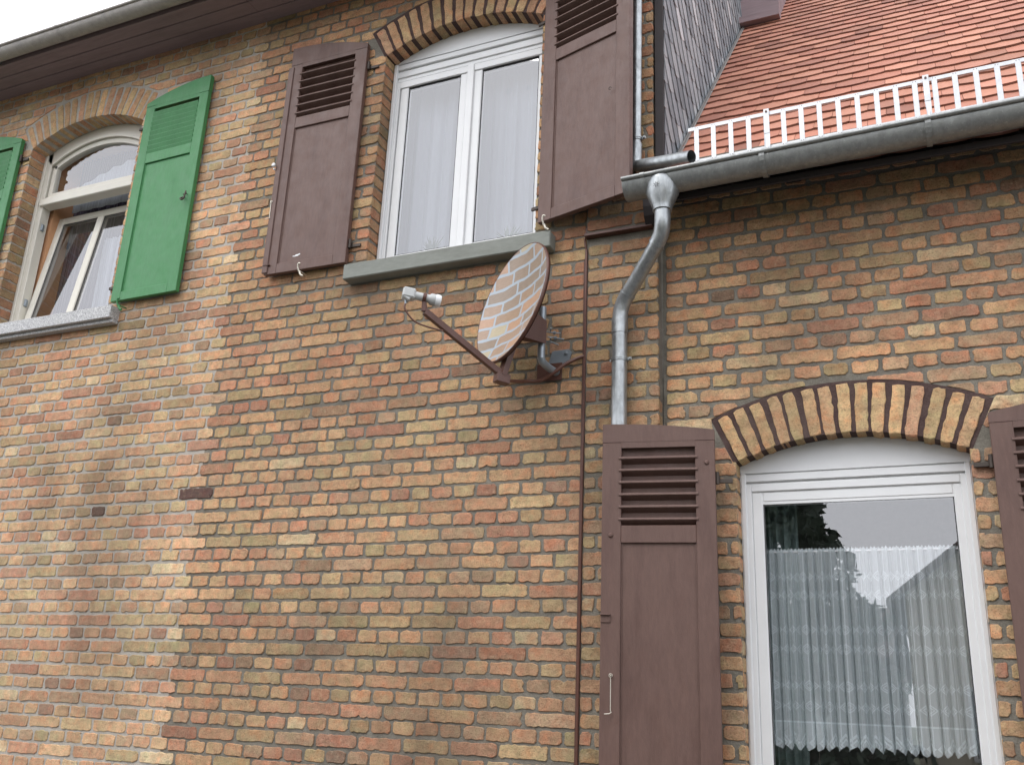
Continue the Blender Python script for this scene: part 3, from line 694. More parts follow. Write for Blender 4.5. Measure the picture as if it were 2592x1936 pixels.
# chipped paint, an irregular flake patch on the shutter face
def flake(parent, Mx, u, z, s, y, mat, seed):
    r = random.Random(seed); p = MB(); p.M = Mx
    for k in range(5):
        cu, cz = u + r.uniform(-1, 1) * s * 1.1, z + r.uniform(-1, 1) * s * .35; rr = s * r.uniform(.25, .6)
        pts = [(cu + rr * r.uniform(.6, 1.2) * math.cos(t), y, cz + .5 * rr * r.uniform(.6, 1.2) * math.sin(t)) for t in np.linspace(0, 2 * math.pi, 11)[:-1]]
        p.add(pts + [(q[0], y + .0008, q[2]) for q in pts], [tuple(range(10))] + [(i, (i + 1) % 10, 10 + (i + 1) % 10, 10 + i) for i in range(10)]); y -= .00015
    return obj('paint_chip', p, mat, parent)
flake(shL, MxL, .392, 4.312, .026, -.0238, 'capwhite', 3)
p = MB(); p.M = MxR; p.tube([(.50 + .008 * math.cos(t), -.042, 4.93 + .008 * math.sin(t)) for t in np.linspace(0, 5.2, 10)], .0022, 6); obj('ring', p, 'hingeiron', shR)
catch(houseB, -3.625, -.055, 4.19, 'wire', 1.2); catch(houseB, -1.935, -.07, 4.215, 'wire', 1.2); catch(houseA, -5.16, -.05, 4.165, 'green', 1.6)
p = MB(); p.M = MxG
p.tube([(.545, -.04, 4.93), (.545, -.075, 4.90), (.562, -.078, 4.885), (.578, -.075, 4.90), (.580, -.07, 4.955)], .0055, 8, sub=4); p.tube([(.560, -.04, 4.955), (.563, -.07, 4.93)], .005, 6); obj('hook', p, 'hingeiron', shG)
# ------------------------------------------------------------------ eaves and gutters
def gutter(parent, x0, x1, yc, zc, r, slope, mat, endcap=True, joints=()):
    mb = MB(); n = 14; prof = [(yc - math.cos(math.pi * k / n) * r, zc - math.sin(math.pi * k / n) * r) for k in range(n + 1)]
    ri = r - .003; pin = [(yc - math.cos(math.pi * k / n) * ri, zc - math.sin(math.pi * k / n) * ri) for k in range(n + 1)]
    loop = prof + pin[::-1]; xs = np.linspace(x0, x1, 24); L = len(loop)
    v = [(float(x), p[0], p[1] + slope * (x - x0)) for x in xs for p in loop]
    mb.add(v, [(i * L + k, i * L + (k + 1) % L, (i + 1) * L + (k + 1) % L, (i + 1) * L + k) for i in range(len(xs) - 1) for k in range(L)], 0, None, True)
    mb.tube([(x0 - .004, yc - r - .004, zc + .002), (x1, yc - r - .004, zc + .002 + slope * (x1 - x0))], .0115, 12)
    if endcap:
        mb.add([(x0, p[0], p[1]) for p in prof] + [(x0 - .004, p[0] , p[1]) for p in prof], [tuple(range(n + 1)), tuple(range(2 * n + 1, n, -1))] + [(i, i + 1, n + 2 + i, n + 1 + i) for i in range(n)])
    for xj in joints:
        rr = r + .0025; pj = [(yc - math.cos(math.pi * k / n) * rr, zc - math.sin(math.pi * k / n) * rr + slope * (xj - x0)) for k in range(n + 1)]
        v = [(xj + dx, p[0], p[1]) for dx in (-.012, .012) for p in pj]; mb.add(v, [(k, k + 1, n + 2 + k, n + 1 + k) for k in range(n)], 0, None, True)
        mb.tube([(xj - .012, yc - r - .004, zc + .002 + slope * (xj - x0)), (xj + .012, yc - r - .004, zc + .002 + slope * (xj - x0))], .0145, 12)
    return obj('gutter', mb, mat, parent)
def brackets(gut, xs, yc, zc, r, slope, x0):
    for xj in xs:
        b = MB(); rr = r + .004; n = 12; z_ = zc + slope * (xj - x0)
        pj = [(yc - math.cos(math.pi * k / n) * rr, z_ - math.sin(math.pi * k / n) * rr) for k in range(n + 1)] + [(yc + rr, z_ + .05)]
        po = [(yc - math.cos(math.pi * k / n) * (rr + .004), z_ - math.sin(math.pi * k / n) * (rr + .004)) for k in range(n + 1)] + [(yc + rr + .004, z_ + .05)]
        b.prismx(pj + po[::-1], xj - .013, xj + .013); obj('bracket', b, 'zinc', gut)
gB = gutter(houseB, -4.25, -1.2, -.450, 6.362, .064, 0, 'zinc_dull', False, (-2.2,)); brackets(gB, (-3.8, -3.1, -2.4, -1.7), -.450, 6.362, .064, 0, 0)
gA = gutter(houseA, -9.2, -4.25, -.450, 6.362, .064, 0, 'zinc_dull', False, (-5.85, -4.95)); brackets(gA, (-8.3, -7.4, -6.6), -.450, 6.362, .064, 0, 0)
for hs_, x0, x1 in ((houseA, -9.2, -4.255), (houseB, -4.255, -1.2)):
    mb = MB(); mb.box(x0, x1, -.37, -.345, 6.31, 6.47, .003)
    for k in range(3): mb.box(x0, x1, -.345 + k * .118, -.345 + (k + 1) * .118 - .006, 6.335, 6.355, .003)
    mb.box(x0, x1, -.345, .02, 6.352, 6.37); obj('eave_soffit', mb, 'darkwood', hs_)
    mb = MB(); v = [(x0, -.43, 6.45), (x1, -.43, 6.45), (x1, 4.0, 10.4), (x0, 4.0, 10.4), (x0, 8.4, 6.45), (x1, 8.4, 6.45)]
    mb.add(v + [(q[0], q[1], q[2] - .08) for q in v], [(0, 1, 2, 3), (3, 2, 5, 4), (6, 7, 8, 9), (9, 8, 11, 10), (0, 1, 7, 6), (4, 5, 11, 10), (0, 3, 9, 6), (3, 4, 10, 9), (1, 2, 8, 7), (2, 5, 11, 8)])
    obj('roof', mb, 'roofdark', hs_)
    if hs_ is houseA:
        mb = MB(); mb.box(-9.02, -9.0, 0, 8, 0, 6.45); mb.box(-9, -4.26, 7.8, 8.0, 0, 6.45); obj('side_wall', mb, 'plinth', hs_)
# gutter of the low wing
SL = .0160

gC = gutter(houseC, -1.388, 2.7, -.272, 4.234, .080, SL, 'zinc', True, (-1.28,)); brackets(gC, (-.672, .085, .84, 1.59), -.272, 4.234, .080, SL, -1.388)
mb = MB(); rs = []
for z, rx, ry, cy in ((4.236, .086, .083, -.275), (4.195, .089, .087, -.275), (4.155, .085, .083, -.277), (4.115, .070, .068, -.28), (4.080, .055, .055, -.283), (4.066, .050, .050, -.285), (4.05, .049, .049, -.285)):
    rs.append([(-1.193 + rx * math.cos(2 * math.pi * k / 28), cy + ry * math.sin(2 * math.pi * k / 28), z) for k in range(28)])
mb.rings(rs, 0, True, (False, True))
# stamped star
st = MB()
for k in range(7):
    a = math.pi / 3.5 * k; c_ = Vector((-1.203, -.3625, 4.165)); d_ = Vector((math.cos(a), 0, math.sin(a)))
    st.add([tuple(c_ + d_ * .005 + Vector((-math.sin(a), 0, math.cos(a))) * .0018), tuple(c_ + d_ * .005 - Vector((-math.sin(a), 0, math.cos(a))) * .0018), tuple(c_ + d_ * .021)], [(0, 1, 2)])
mo = obj('outlet', mb, 'zinc_new', gC); obj('stamped_star', st, 'black', gC)
# main downpipe
dp = MB(); xp, yp, rp = -1.490, -.066, .041
dp.tube([(-1.193, -.285, 4.08), (-1.193, -.285, 4.012), (-1.196, -.28, 3.972), (-1.208, -.262, 3.932), (-1.238, -.238, 3.890)], rp, 20, sub=5)
dp.tube([(-1.231, -.243, 3.897), (-1.35, -.152, 3.785), (-1.440, -.093, 3.697)], rp - .002, 20, sub=3)
dp.tube([(-1.434, -.097, 3.703), (-1.465, -.078, 3.665), (-1.484, -.068, 3.618), (xp, yp, 3.568)], rp, 20, sub=5)
dp.tube([(xp, yp, 3.578), (xp, yp, 3.49)], rp + .0022, 24); dp.tube([(xp, yp, 3.492), (xp, yp, .3)], rp - .0005, 24)
for a, b in (((-1.193, -.285, 4.062), (-1.193, -.285, 4.052)), ((-1.234, -.241, 3.894), (-1.240, -.237, 3.889)), ((-1.436, -.095, 3.701), (-1.441, -.092, 3.696))): dp.tube([a, b], rp + .003, 20)
dpo = obj('downpipe', dp, 'zinc_new', houseB)
def clamp(parent, x, y, z, r, side=1):
    c = MB(); c.tube([(x, y, z - .011), (x, y, z + .011)], r + .0035, 24); c.tube([(x, y, z - .002), (x, y, z + .002)], r + .0065, 24)
    c.box(x + side * (r + .002), x + side * (r + .026), y - .004, y + .004, z - .009, z + .009, .002); c.lathe((x + side * (r + .018), y - .004, z), (0, -1, 0), [(.008, 0), (.008, .006), (.004, .009)], 8)
    c.box(x - side * (r + .012), x - side * (r + .001), y - .003, y + .003, z - .008, z + .008, .001); c.tube([(x, y + r, z), (x, .02, z)], .005, 6)
    return obj('clamp', c, 'zinc_new', parent)
clamp(dpo, xp, yp, 3.345, rp); clamp(dpo, xp, yp, 1.5, rp)
# thin upper downpipe with its spout lying over the gutter
up = MB(); up.tube([(-1.384, -.445, 6.30), (-1.384, -.42, 6.18), (-1.384, -.14, 5.98), (-1.384, -.092, 5.85), (-1.385, -.092, 5.6)], .026, 16, sub=4)
up.tube([(-1.385, -.092, 5.61), (-1.391, -.092, 4.56)], .0262, 18)
up.tube([(-1.391, -.092, 4.60), (-1.394, -.092, 4.50), (-1.388, -.1, 4.462), (-1.35, -.118, 4.447)], .032, 18, sub=5, cap=False)
a_, b_ = Vector((-1.362, -.112, 4.448)), Vector((-1.040, -.27, 4.345)); up.tube([a_, b_], .034, 24, cap=False); up.tube([b_, a_.lerp(b_, .3)], .0322, 24, cap=False); up.tube([a_, a_.lerp(b_, .33)], .0352, 24, cap=False)
upo = obj('upper_downpipe', up, 'zinc_new', houseB); clamp(upo, -1.390, -.092, 4.635, .0265)
# black board end of the wing's eave box
mb = MB(); pts = [(-.10, 4.30), (-.10, 4.20), (-.085, 4.15), (-.05, 4.115), (.065, 4.100), (.065, 4.50), (-.1, 4.40)]
mb.prismx(pts, -1.352, -1.272); obj('eave_board', mb, 'black', houseC)
mb = MB()
for k in range(7): 
    xr = -1.15 + k * .6; mb.prismx([(-.17, 4.15), (-.17, 4.175), (.1, 4.46), (.1, 4.34)], xr - .035, xr + .035)
mb.prismx([(-.185, 4.165), (-.185, 4.18), (.2, 4.60), (.2, 4.585)], -1.245, 2.7); mb.box(-1.245, 2.7, -.195, -.178, 4.15, 4.185, .002)
obj('eave_boards', mb, 'black', houseC)
# ------------------------------------------------------------------ tiled roof of the wing
def rz(s):                                   # s = distance up the slope -> (y, z, pitch)
    a1 = math.atan(1.136); return -.192 + s * math.cos(a1), 4.172 + s * math.sin(a1), a1
TP = [np.array(lin(c)) for c in ((176, 122, 100), (170, 114, 94), (182, 128, 106), (160, 108, 90), (174, 120, 100))]
mb = MB(); ex, tw = .156, .189; nrow = 52
for r in range(nrow):
    s0 = r * ex + .028; y0, z0, al = rz(s0); off = tw / 2 if r % 2 else 0
    x = -1.235 + (-off if off else 0)
    while x < 2.75:
        xa, xb = x + .0012, x + tw - .0012; x += tw
        cxa = max(xa, -1.235)
        if xb - cxa < .02: continue
        j = rng.randn() * .003; lift = .012 + rng.rand() * .003; tlen = .34; thk = .014
        n = 8; us = np.linspace(cxa, xb, n + 1); pts = []
        for u in us:
            q = (u - (xa + xb) / 2) / ((xb - xa) / 2); pts.append((float(u), -.002 + .026 * q * q * (1 if True else 0) + j))
        cy, sy = math.cos(al), math.sin(al); tl = -math.atan2(.024, tlen) + al * 0
        def T(u, v, h):                      # v up the slope, h above slope
            hh = h + lift + .004 - v * (lift + .012) / tlen
            return (u, y0 + v * cy - hh * sy, z0 + v * sy + hh * cy)
        bt = [T(u, v, thk) for u, v in pts]; bb = [T(u, v, 0) for u, v in pts]; vt = [T(float(cxa), tlen, thk), T(float(xb), tlen, thk)]; vb = [T(float(cxa), tlen, 0), T(float(xb), tlen, 0)]
        v = bt + bb + vt + vb; m_ = n + 1
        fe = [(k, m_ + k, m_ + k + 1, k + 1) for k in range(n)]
        f = [tuple(list(range(m_)) + [2 * m_ + 1, 2 * m_])] + [(0, 2 * m_, 2 * m_ + 2, m_), (n, m_ + n, 2 * m_ + 3, 2 * m_ + 1)] + [tuple([m_ + k for k in range(m_)][::-1] + [2 * m_ + 2, 2 * m_ + 3])]
        c = TP[rng.randint(len(TP))] * (1 + .06 * rng.randn()); c = np.clip(c * (1.05 if rng.rand() < .9 else .82), 0, .8)
        mb.add(v, f, 0, tuple(c)); mb.add(v, fe, 0, tuple(c * np.array((.46, .50, .52))))  # edge faces tinted darker: shade under each tile row put into the colour
v = []
for s in (0, .92, nrow * ex): y, z, al = rz(s); v += [(-1.245, y + .012, z - .012), (2.75, y + .012, z - .012)]
mb.add(v, [(0, 1, 3, 2), (2, 3, 5, 4)], 1, (.1, .1, .1))
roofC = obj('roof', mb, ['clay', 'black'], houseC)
mb = MB()
for s in np.arange(.0, 7.6, .4):
    y, z, al = rz(s); y2, z2, _ = rz(s + .4); o_ = .045
    mb.add([(-1.248, y, z + o_), (-1.218, y, z + o_ + .003), (-1.218, y2, z2 + o_ + .003), (-1.248, y2, z2 + o_), (-1.226, y, z + o_ + .02), (-1.226, y2, z2 + o_ + .02)], [(0, 1, 2, 3), (0, 3, 5, 4)])
obj('flashing', mb, 'zinc_dull', houseC)
# snow guard
gy = -.19; sg = MB(); zt0, zb0 = 4.556, 4.356; sgl = .0115
def gline(x, z): return z + sgl * (x + 1.07)
for zz in (zt0, zb0):
    x0, x1 = -1.073, 2.4; a = gline(x0, zz); b = gline(x1, zz)
    sg.add([(x, y, z + dz) for x, z in ((x0, a), (x1, b)) for y in (gy - .008, gy + .008) for dz in (-.010, .010)], [(0, 1, 3, 2), (4, 6, 7, 5), (0, 4, 5, 1), (2, 3, 7, 6), (0, 2, 6, 4), (1, 5, 7, 3)])
sgo = obj('snow_guard', sg, 'galv_white', houseC)
x = -1.028; k = 0
while x < 2.0:
    p = MB(); zz = gline(x, zb0); p.box(x - .0125, x + .0125, gy - .012, gy - .0085, gline(x, zb0) - .008, gline(x, zt0) - .004, .001)
    for dx in (-.006, .006):
        for q in (gline(x, zt0) , gline(x, zb0)): p.lathe((x + dx, gy - .012, q), (0, -1, 0), [(.0022, 0), (.0018, .0012)], 6, 1)
    obj('picket', p, ['galv_white', 'hingeiron'], sgo); x += .0895 + (.002 * math.sin(k)); k += 1
for xb_ in (-.662, .098, .85, 1.60):
    p = MB(); zt_ = gline(xb_, zt0) + .022; zb_ = gline(xb_, zb0) - .07
    p.box(xb_ - .014, xb_ + .014, gy - .020, gy - .0155, (zt_ + zb_) / 2, zt_, .001); p.add([(xb_ - .014, gy - .018, (zt_ + zb_) / 2), (xb_ + .014, gy - .018, (zt_ + zb_) / 2), (xb_ + .012, gy - .02, zb_), (xb_ - .006, gy - .035, zb_), (xb_ - .014, gy - .014, (zt_ + zb_) / 2), (xb_ + .014, gy - .014, (zt_ + zb_) / 2), (xb_ + .012, gy - .016, zb_), (xb_ - .006, gy - .031, zb_)], [(0, 1, 2, 3), (7, 6, 5, 4), (0, 3, 7, 4), (1, 5, 6, 2)])
    p.lathe((xb_, gy - .020, gline(xb_, zt0) + .004), (0, -1, 0), [(.006, 0), (.005, .005)], 8, 1); obj('guard_bracket', p, ['galv_white', 'rust'], sgo)
# ------------------------------------------------------------------ slate cladding on the side wall of the middle house
mb = MB(); th = R_(-47); ds, dr = .20, .118
SLC = [np.array(lin(c)) for c in ((144, 149, 153), (133, 138, 143), (154, 158, 161), (124, 129, 134), (184, 186, 188))]
ca, sa = math.cos(th), math.sin(th)
for r in range(-10, 110):
    for k in range(-50, 60):
        s, tt = k * ds + (.37 * r % 1) * ds, r * dr
        y, z = s * ca - tt * sa * 1.0, 4.0 + s * sa + tt * ca
        if y < -.24 or y > 5.6 or z < 4.25 or z > 6.45 + (y + .3) * .95: continue
        # keep only what stands above the tiled roof
        zr = 4.755 + 1.136 * (y - .306)
        if z < zr - .16: continue
        prof = [(-.02, .012), (.05, -.006), (.12, -.014), (.18, -.006), (.205, .02), (.215, .07), (.22, .16), (-.02, .16)]
        c = SLC[rng.choice(5, p=[.36, .26, .17, .13, .08])] * (1 + .06 * rng.randn()); j = rng.randn(2) * .004; v = []
        for lay in (1, 0):
            for a, b in prof:
                yy = y + (a + j[0]) * ca - (b + j[1]) * sa; zz_ = z + (a + j[0]) * sa + (b + j[1]) * ca
                h = .004 + (.012 - b * .06) + a * .01 + (0 if lay else -.005)
                v.append((-1.268 + h, max(yy, -.007), zz_))
        n = len(prof); mb.add(v, [tuple(range(n))] + [(i, (i + 1) % n, n + (i + 1) % n, n + i) for i in range(n)], 0, tuple(c))
mb.box(-1.2975, -1.270, -.005, 5.7, 4.3, 11.5, 0, 0, (.20, .20, .22))
mb.box(-1.304, -1.254, -.022, -.008, 4.30, 6.42, .002, 1)
obj('slate_cladding', mb, ['slate', 'black', 'slate'], houseB)
# slate-clad dormer hung on the side wall above the tiles
mb = MB(); dy0 = 2.45
def dorm(x): return x
mb.box(-1.27, -.915, dy0, 4.8, 7.30, 7.36, 0, 1)
v = [(-1.27, dy0 + .12, 7.30), (-.945, dy0 + .5, 7.80), (-.945, 4.6, 7.8), (-1.27, 4.6, 7.3)]
mb.prismx([(2.60, 7.33), (3.02, 7.82), (4.8, 9.8), (4.8, 7.33)], -1.268, -.95, 1)
mb.box(-1.27, -.93, 2.58, 4.8, 7.36, 9.2, 0, 1)
obj('dormer', mb, ['slate', 'darkwood'], houseB)

# ------------------------------------------------------------------ satellite dish
n_ = np.array([-0.55118815, -0.81259958, 0.18940312]); u_ = np.array([0.10632123, 0.15674609, 0.98189941]); r_ = np.array([0.82757925, -0.5613489, 0.]); C_ = np.array([-2.0063, -.333, 3.6349])
dish = empty('satellite_dish', (-1.9, 0, 3.3), 'satellite dish painted with a brick pattern, on a bracket below the grey window sill', 'satellite dish')
def DP(a, b, c): return tuple(C_ + r_ * a + u_ * b + n_ * c)
def mat_dish():
    t = NT('painted_dish'); uv = t.n('ShaderNodeUVMap').outputs[0]
    sp = t.n('ShaderNodeSeparateXYZ'); t.l(uv, sp.inputs[0]); X, Z = sp.outputs[0], sp.outputs[1]
    # hand-painted rows: wavering joints
    wz = t.math('MULTIPLY', t.math('SUBTRACT', t.noise(5, 2, .5, uv), .5), .05)
    Z2 = t.math('ADD', Z, wz); wx = t.math('MULTIPLY', t.math('SUBTRACT', t.noise(7, 2, .5, uv), .5), .04); X2 = t.math('ADD', X, wx)
    RH = .079
    zr = t.math('DIVIDE', Z2, RH); row = t.math('FLOOR', zr); fz = t.math('FRACT', zr)
    odd = t.math('MODULO', t.math('ADD', row, 40.0), 2.0)
    wd = t.math('ADD', .155, t.math('MULTIPLY', odd, .095))           # header rows / stretcher rows
    rx = t.math('DIVIDE', t.math('ADD', X2, t.math('MULTIPLY', row, .047)), wd); col = t.math('FLOOR', rx); fx = t.math('FRACT', rx)
    jx = t.math('MULTIPLY', wd, t.math('MINIMUM', fx, t.math('SUBTRACT', 1.0, fx))); jz = t.math('MULTIPLY', RH, t.math('MINIMUM', fz, t.math('SUBTRACT', 1.0, fz)))
    j = t.math('MINIMUM', jx, t.math('MULTIPLY', jz, .85)); joint = t.math('LESS_THAN', j, .0074)
    cv = t.n('ShaderNodeCombineXYZ'); t.l(t.math('MULTIPLY', row, 3.7), cv.inputs[0]); t.l(t.math('MULTIPLY', col, 7.3), cv.inputs[1])
    wn = t.n('ShaderNodeTexWhiteNoise'); t.l(cv.outputs[0], wn.inputs['Vector'])
    bc = t.ramp(wn.outputs['Value'], [(0, lin((160, 136, 116))), (.24, lin((146, 128, 110))), (.46, lin((176, 142, 116))), (.58, lin((156, 132, 110))), (.76, lin((176, 164, 138))), (.88, lin((142, 126, 110))), (1.0, lin((178, 138, 112)))])
    bc.node.color_ramp.interpolation = 'CONSTANT'
    br = t.noise(30, 5, .6, t.scale((1, 5, 1), uv)); bc = t.mix(bc, t.ramp(br, [(.3, .86), (.7, 1.12)]), 1.0, 'MULTIPLY')
    c = t.mix(bc, lin((160, 170, 178)), joint)
    t.principled(c, .32, 0, t.bump(br, .1, .001), .5); return t.m
M['dishpaint'] = mat_dish()
mb = MB(); NR, NS = 10, 56; W_, H_ = .32, .3456; vs = []; uvs = []
for i in range(NR + 1):
    q = i / NR
    for k in range(NS):
        a = 2 * math.pi * k / NS; x, z = W_ * q * math.cos(a), H_ * q * math.sin(a); vs.append(DP(x, z, -.05 * (1 - q * q))); uvs.append((x, z))
fs = [(i * NS + k, i * NS + (k + 1) % NS, (i + 1) * NS + (k + 1) % NS, (i + 1) * NS + k) for i in range(1, NR) for k in range(NS)] + [(0, NS + (k + 1) % NS, NS + k) for k in range(NS)]
mb.add(vs, fs, 0, None, True, uvs)
# rolled rim and back
rim = [[], [], [], [], []]
for k in range(NS):
    a = 2 * math.pi * k / NS; c_, s2 = math.cos(a), math.sin(a)
    for j, (rr, dd) in enumerate(((0, 0), (.003, .002), (.007, -.003), (.007, -.016), (.002, -.018))): rim[j].append(DP((W_ + rr) * c_, (H_ + rr) * s2, dd))
mb.rings(rim, 1, True, (False, False))
bk = [[DP(W_ * q * math.cos(2 * math.pi * k / NS), H_ * q * math.sin(2 * math.pi * k / NS), -.05 * (1 - q * q) - .004 - .018 * q ** 6) for k in range(NS)] for q in (1.01, .9, .7, .4, .1)]
mb.rings(bk, 1, True, (False, True))
obj('reflector', mb, ['dishpaint', 'rust'], dish)
def beam(mb, p, q, w, h, up, m=0, bev=.002):
    p, q, up = Vector(p), Vector(q), Vector(up); d = (q - p); L = d.length; d.normalize(); s = d.cross(up).normalized(); t = s.cross(d)
    old = mb.M; Mx = np.eye(4); Mx[:3, 0] = d; Mx[:3, 1] = s; Mx[:3, 2] = t; Mx[:3, 3] = p; mb.M = Mx if old is None else old @ Mx; mb.box(0, L, -w / 2, w / 2, -h / 2, h / 2, bev, m); mb.M = old
arm0 = (-2.012, -.340, 3.208); arm1 = (-2.285, -.744, 3.452)
mb = MB(); beam(mb, arm0, arm1, .026, .034, u_); beam(mb, (-2.28, -.738, 3.44), (-2.288, -.748, 3.495), .022, .016, n_)
beam(mb, (-2.05, -.385, 3.202), (-2.004, -.325, 3.196), .05, .05, u_)
for tq in (.86, .93): q = Vector(arm0).lerp(Vector(arm1), tq); mb.lathe(q + Vector(u_) * .015, u_, [(.004, 0), (.004, .008)], 6)
obj('feed_arm', mb, 'rust', dish)
mb = MB(); ad = (Vector(arm1) - Vector(arm0)).normalized()
lc = Vector((-2.300, -.764, 3.524)); aim = (Vector(C_) + Vector(u_) * .0 - lc).normalized(); aim = Vector((.80, .58, -.12)).normalized()
mb.lathe(lc - aim * .035, aim, [(.021, 0), (.021, .075), (.030, .085), (.030, .108)], 20)
beam(mb, lc - aim * .095, lc - aim * .03, .052, .056, u_, 0, .008); beam(mb, lc - aim * .09 - Vector((0, 0, .012)), lc - aim * .055 - Vector((0, 0, .03)), .045, .03, u_, 0, .004)
ln = obj('signal_receiver', mb, 'lnb', dish)
mb = MB(); mb.lathe(lc + aim * .073, aim, [(.031, 0), (.032, .006), (.031, .022), (.027, .028)], 22); obj('cap', mb, 'capwhite', ln)
mb = MB(); mb.tube([tuple(lc + aim * x_) for x_ in (.008, .026)], .025, 18); beam(mb, lc + aim * .017 - Vector((0, 0, .02)), lc + aim * .017 - Vector((0, 0, .075)), .016, .02, aim); obj('clamp', mb, 'rust', dish)
mb = MB(); mb.tube([tuple(lc - aim * .075 + Vector((0, 0, -.03))), tuple(lc - aim * .075 + Vector((0, 0, -.055)))], .006, 8, 1)
mb.tube([tuple(lc - aim * .075 + Vector((0, 0, -.05))), tuple(lc - aim * .075 + Vector((.0, 0, -.085))), (-2.325, -.77, 3.395), (-2.27, -.72, 3.375), (-2.22, -.66, 3.372)], .0048, 8, sub=5)
obj('feed_cable', mb, ['cable', 'steel'], dish)
# back bracket, mast, wall bracket
mb = MB(); mx, my = -1.893, -.165
bp = [DP(-.05, -.04, -.055), DP(.05, -.04, -.055), DP(.05, -.22, -.055), DP(-.05, -.22, -.055)]
q0 = [DP(-.045, .0, -.05), DP(-.045, -.19, -.05), DP(.045, -.19, -.05), DP(.045, 0, -.05)]; q1 = [(mx - .03, my - .03, 3.585), (mx - .03, my - .03, 3.445), (mx + .035, my - .02, 3.435), (mx + .035, my - .02, 3.565)]
mb.add(q0 + q1, [(0, 1, 2, 3), (7, 6, 5, 4), (0, 4, 5, 1), (3, 2, 6, 7), (1, 5, 6, 2), (0, 3, 7, 4)])
ar = [DP(-.04, -.16, -.05), DP(.04, -.16, -.05), DP(.022, -.42, -.035), DP(-.022, -.42, -.035)]
mb.add(ar + [tuple(np.array(p_) - n_ * .03) for p_ in ar], [(0, 1, 2, 3), (7, 6, 5, 4), (0, 4, 5, 1), (1, 5, 6, 2), (3, 2, 6, 7), (0, 3, 7, 4)])
obj('back_bracket', mb, 'rust', dish)
mb = MB(); mb.tube([(mx, my, 3.655), (mx, my, 3.36)], .0205, 20); mb.tube([(mx, my, 3.37), (mx + .004, my + .02, 3.345), (mx + .02, my + .09, 3.33), (mx + .03, -.015, 3.33)], .0205, 16, sub=4)
obj('mast', mb, 'steel', dish)
mb = MB(); mb.box(mx + .005, mx + .012 + .045, -.008, 0, 3.29, 3.46, .001)
mb.prism([(mx + .005, 3.35), (mx + .10, 3.395), (mx + .115, 3.44), (mx + .095, 3.46), (mx + .0, 3.455), (mx - .03, 3.36)], -.012, -.004); mb.lathe((mx + .082, -.012, 3.435), (0, -1, 0), [(.013, 0), (.012, .005), (.006, .008), (.006, .02)], 8)
obj('wall_bracket', mb, 'steel', dish)
mb = MB(); mb.box(mx - .085, mx + .062, -.0165, -.0125, 3.286, 3.385, .001); obj('base_plate', mb, 'rust', dish)
mb = MB()
for dz in (.03, -.025):
    mb.tube([(mx - .03, my + .01, 3.5 + dz), (mx + .0, my + .045, 3.5 + dz), (mx + .03, my + .045, 3.5 + dz), (mx + .05, my + .0, 3.5 + dz)], .0042, 8, sub=4)
mb.tube([(mx + .03, my + .01, 3.485), (mx + .115, my + .03, 3.468)], .0038, 8); mb.tube([(mx + .03, my + .02, 3.515), (mx + .09, my + .04, 3.51)], .0038, 8); mb.tube([(mx + .04, my + .02, 3.46), (mx + .085, my + .03, 3.44)], .0038, 8)
for q in ((mx + .07, my + .02, 3.477), (mx + .06, my + .03, 3.512)): mb.lathe(q, (1, .1, -.1), [(.010, -.006), (.010, .006)], 6)
obj('clamp_bolts', mb, 'steel', dish)
# cable from the arm to the wall trunking, then down
cb = MB(); cb.tube([(-2.015, -.335, 3.195), (-2.02, -.20, 3.235), (-1.985, -.10, 3.265), (-1.93, -.075, 3.272), (-1.86, -.065, 3.312), (-1.80, -.045, 3.362), (-1.74, -.02, 3.397), (-1.705, -.014, 3.405)], .0100, 10, sub=6)
tag(obj('aerial_cable', cb, 'cable'), 'brown cable sagging from the foot of the dish to the upright brown trunking', 'cable')
cb = MB(); cb.box(-1.711, -1.697, -.020, .004, .3, 4.04, .003); cb.tube([(-1.704, -.012, 4.03), (-1.708, -.018, 4.06), (-1.712, -.022, 4.09), (-1.704, -.03, 4.108), (-1.69, -.03, 4.112)], .006, 8, sub=4); cb.tube([(-1.716, -.01, 3.98), (-1.7145, -.008, 3.4), (-1.716, -.008, 1.0)], .004, 8)
tag(obj('cable_trunking', cb, 'rust'), 'narrow brown cable trunking running straight down the wall left of the downpipe', 'trunking')
# ------------------------------------------------------------------ curtains
def pleat_sheet(x0, x1, ztop, zbot, y, amp, waves, nx, nz, seed, hem=None, gather=0.0, flare=0.0):
    r = np.random.RandomState(seed); mb = MB(); xs = np.linspace(0, 1, nx + 1); ph = np.cumsum(.5 + r.rand(nx + 1)); ph = ph / ph[-1] * waves * 2 * math.pi
    vs = []; uv = []; arc = 0; prev = None
    for i, t in enumerate(xs):
        a = math.sin(ph[i]) + .35 * math.sin(2.3 * ph[i] + 1); yy = amp * a; x = x0 + (x1 - x0) * t
        if prev is not None: arc += math.hypot(x - prev[0], yy - prev[1])
        prev = (x, yy); zb_ = zbot - (hem(arc) if hem else 0)
        zt_ = ztop + (.004 * math.sin(ph[i] * 2.9) + .003 * math.sin(ph[i] * 7.1) if gather else 0)
        for j in range(nz + 1):
            v = j / nz; z = zt_ + (zb_ - zt_) * v; g = (.45 + .55 * min(1, v * 5)) if gather else 1
            xx = x + flare * v * math.cos(ph[i]) * .006
            vs.append((xx, y + yy * g, z)); uv.append((arc, ztop - z))
    n = nz + 1
    mb.add(vs, [(i * n + j, (i + 1) * n + j, (i + 1) * n + j + 1, i * n + j + 1) for i in range(nx) for j in range(nz)], 0, None, True, uv); return mb
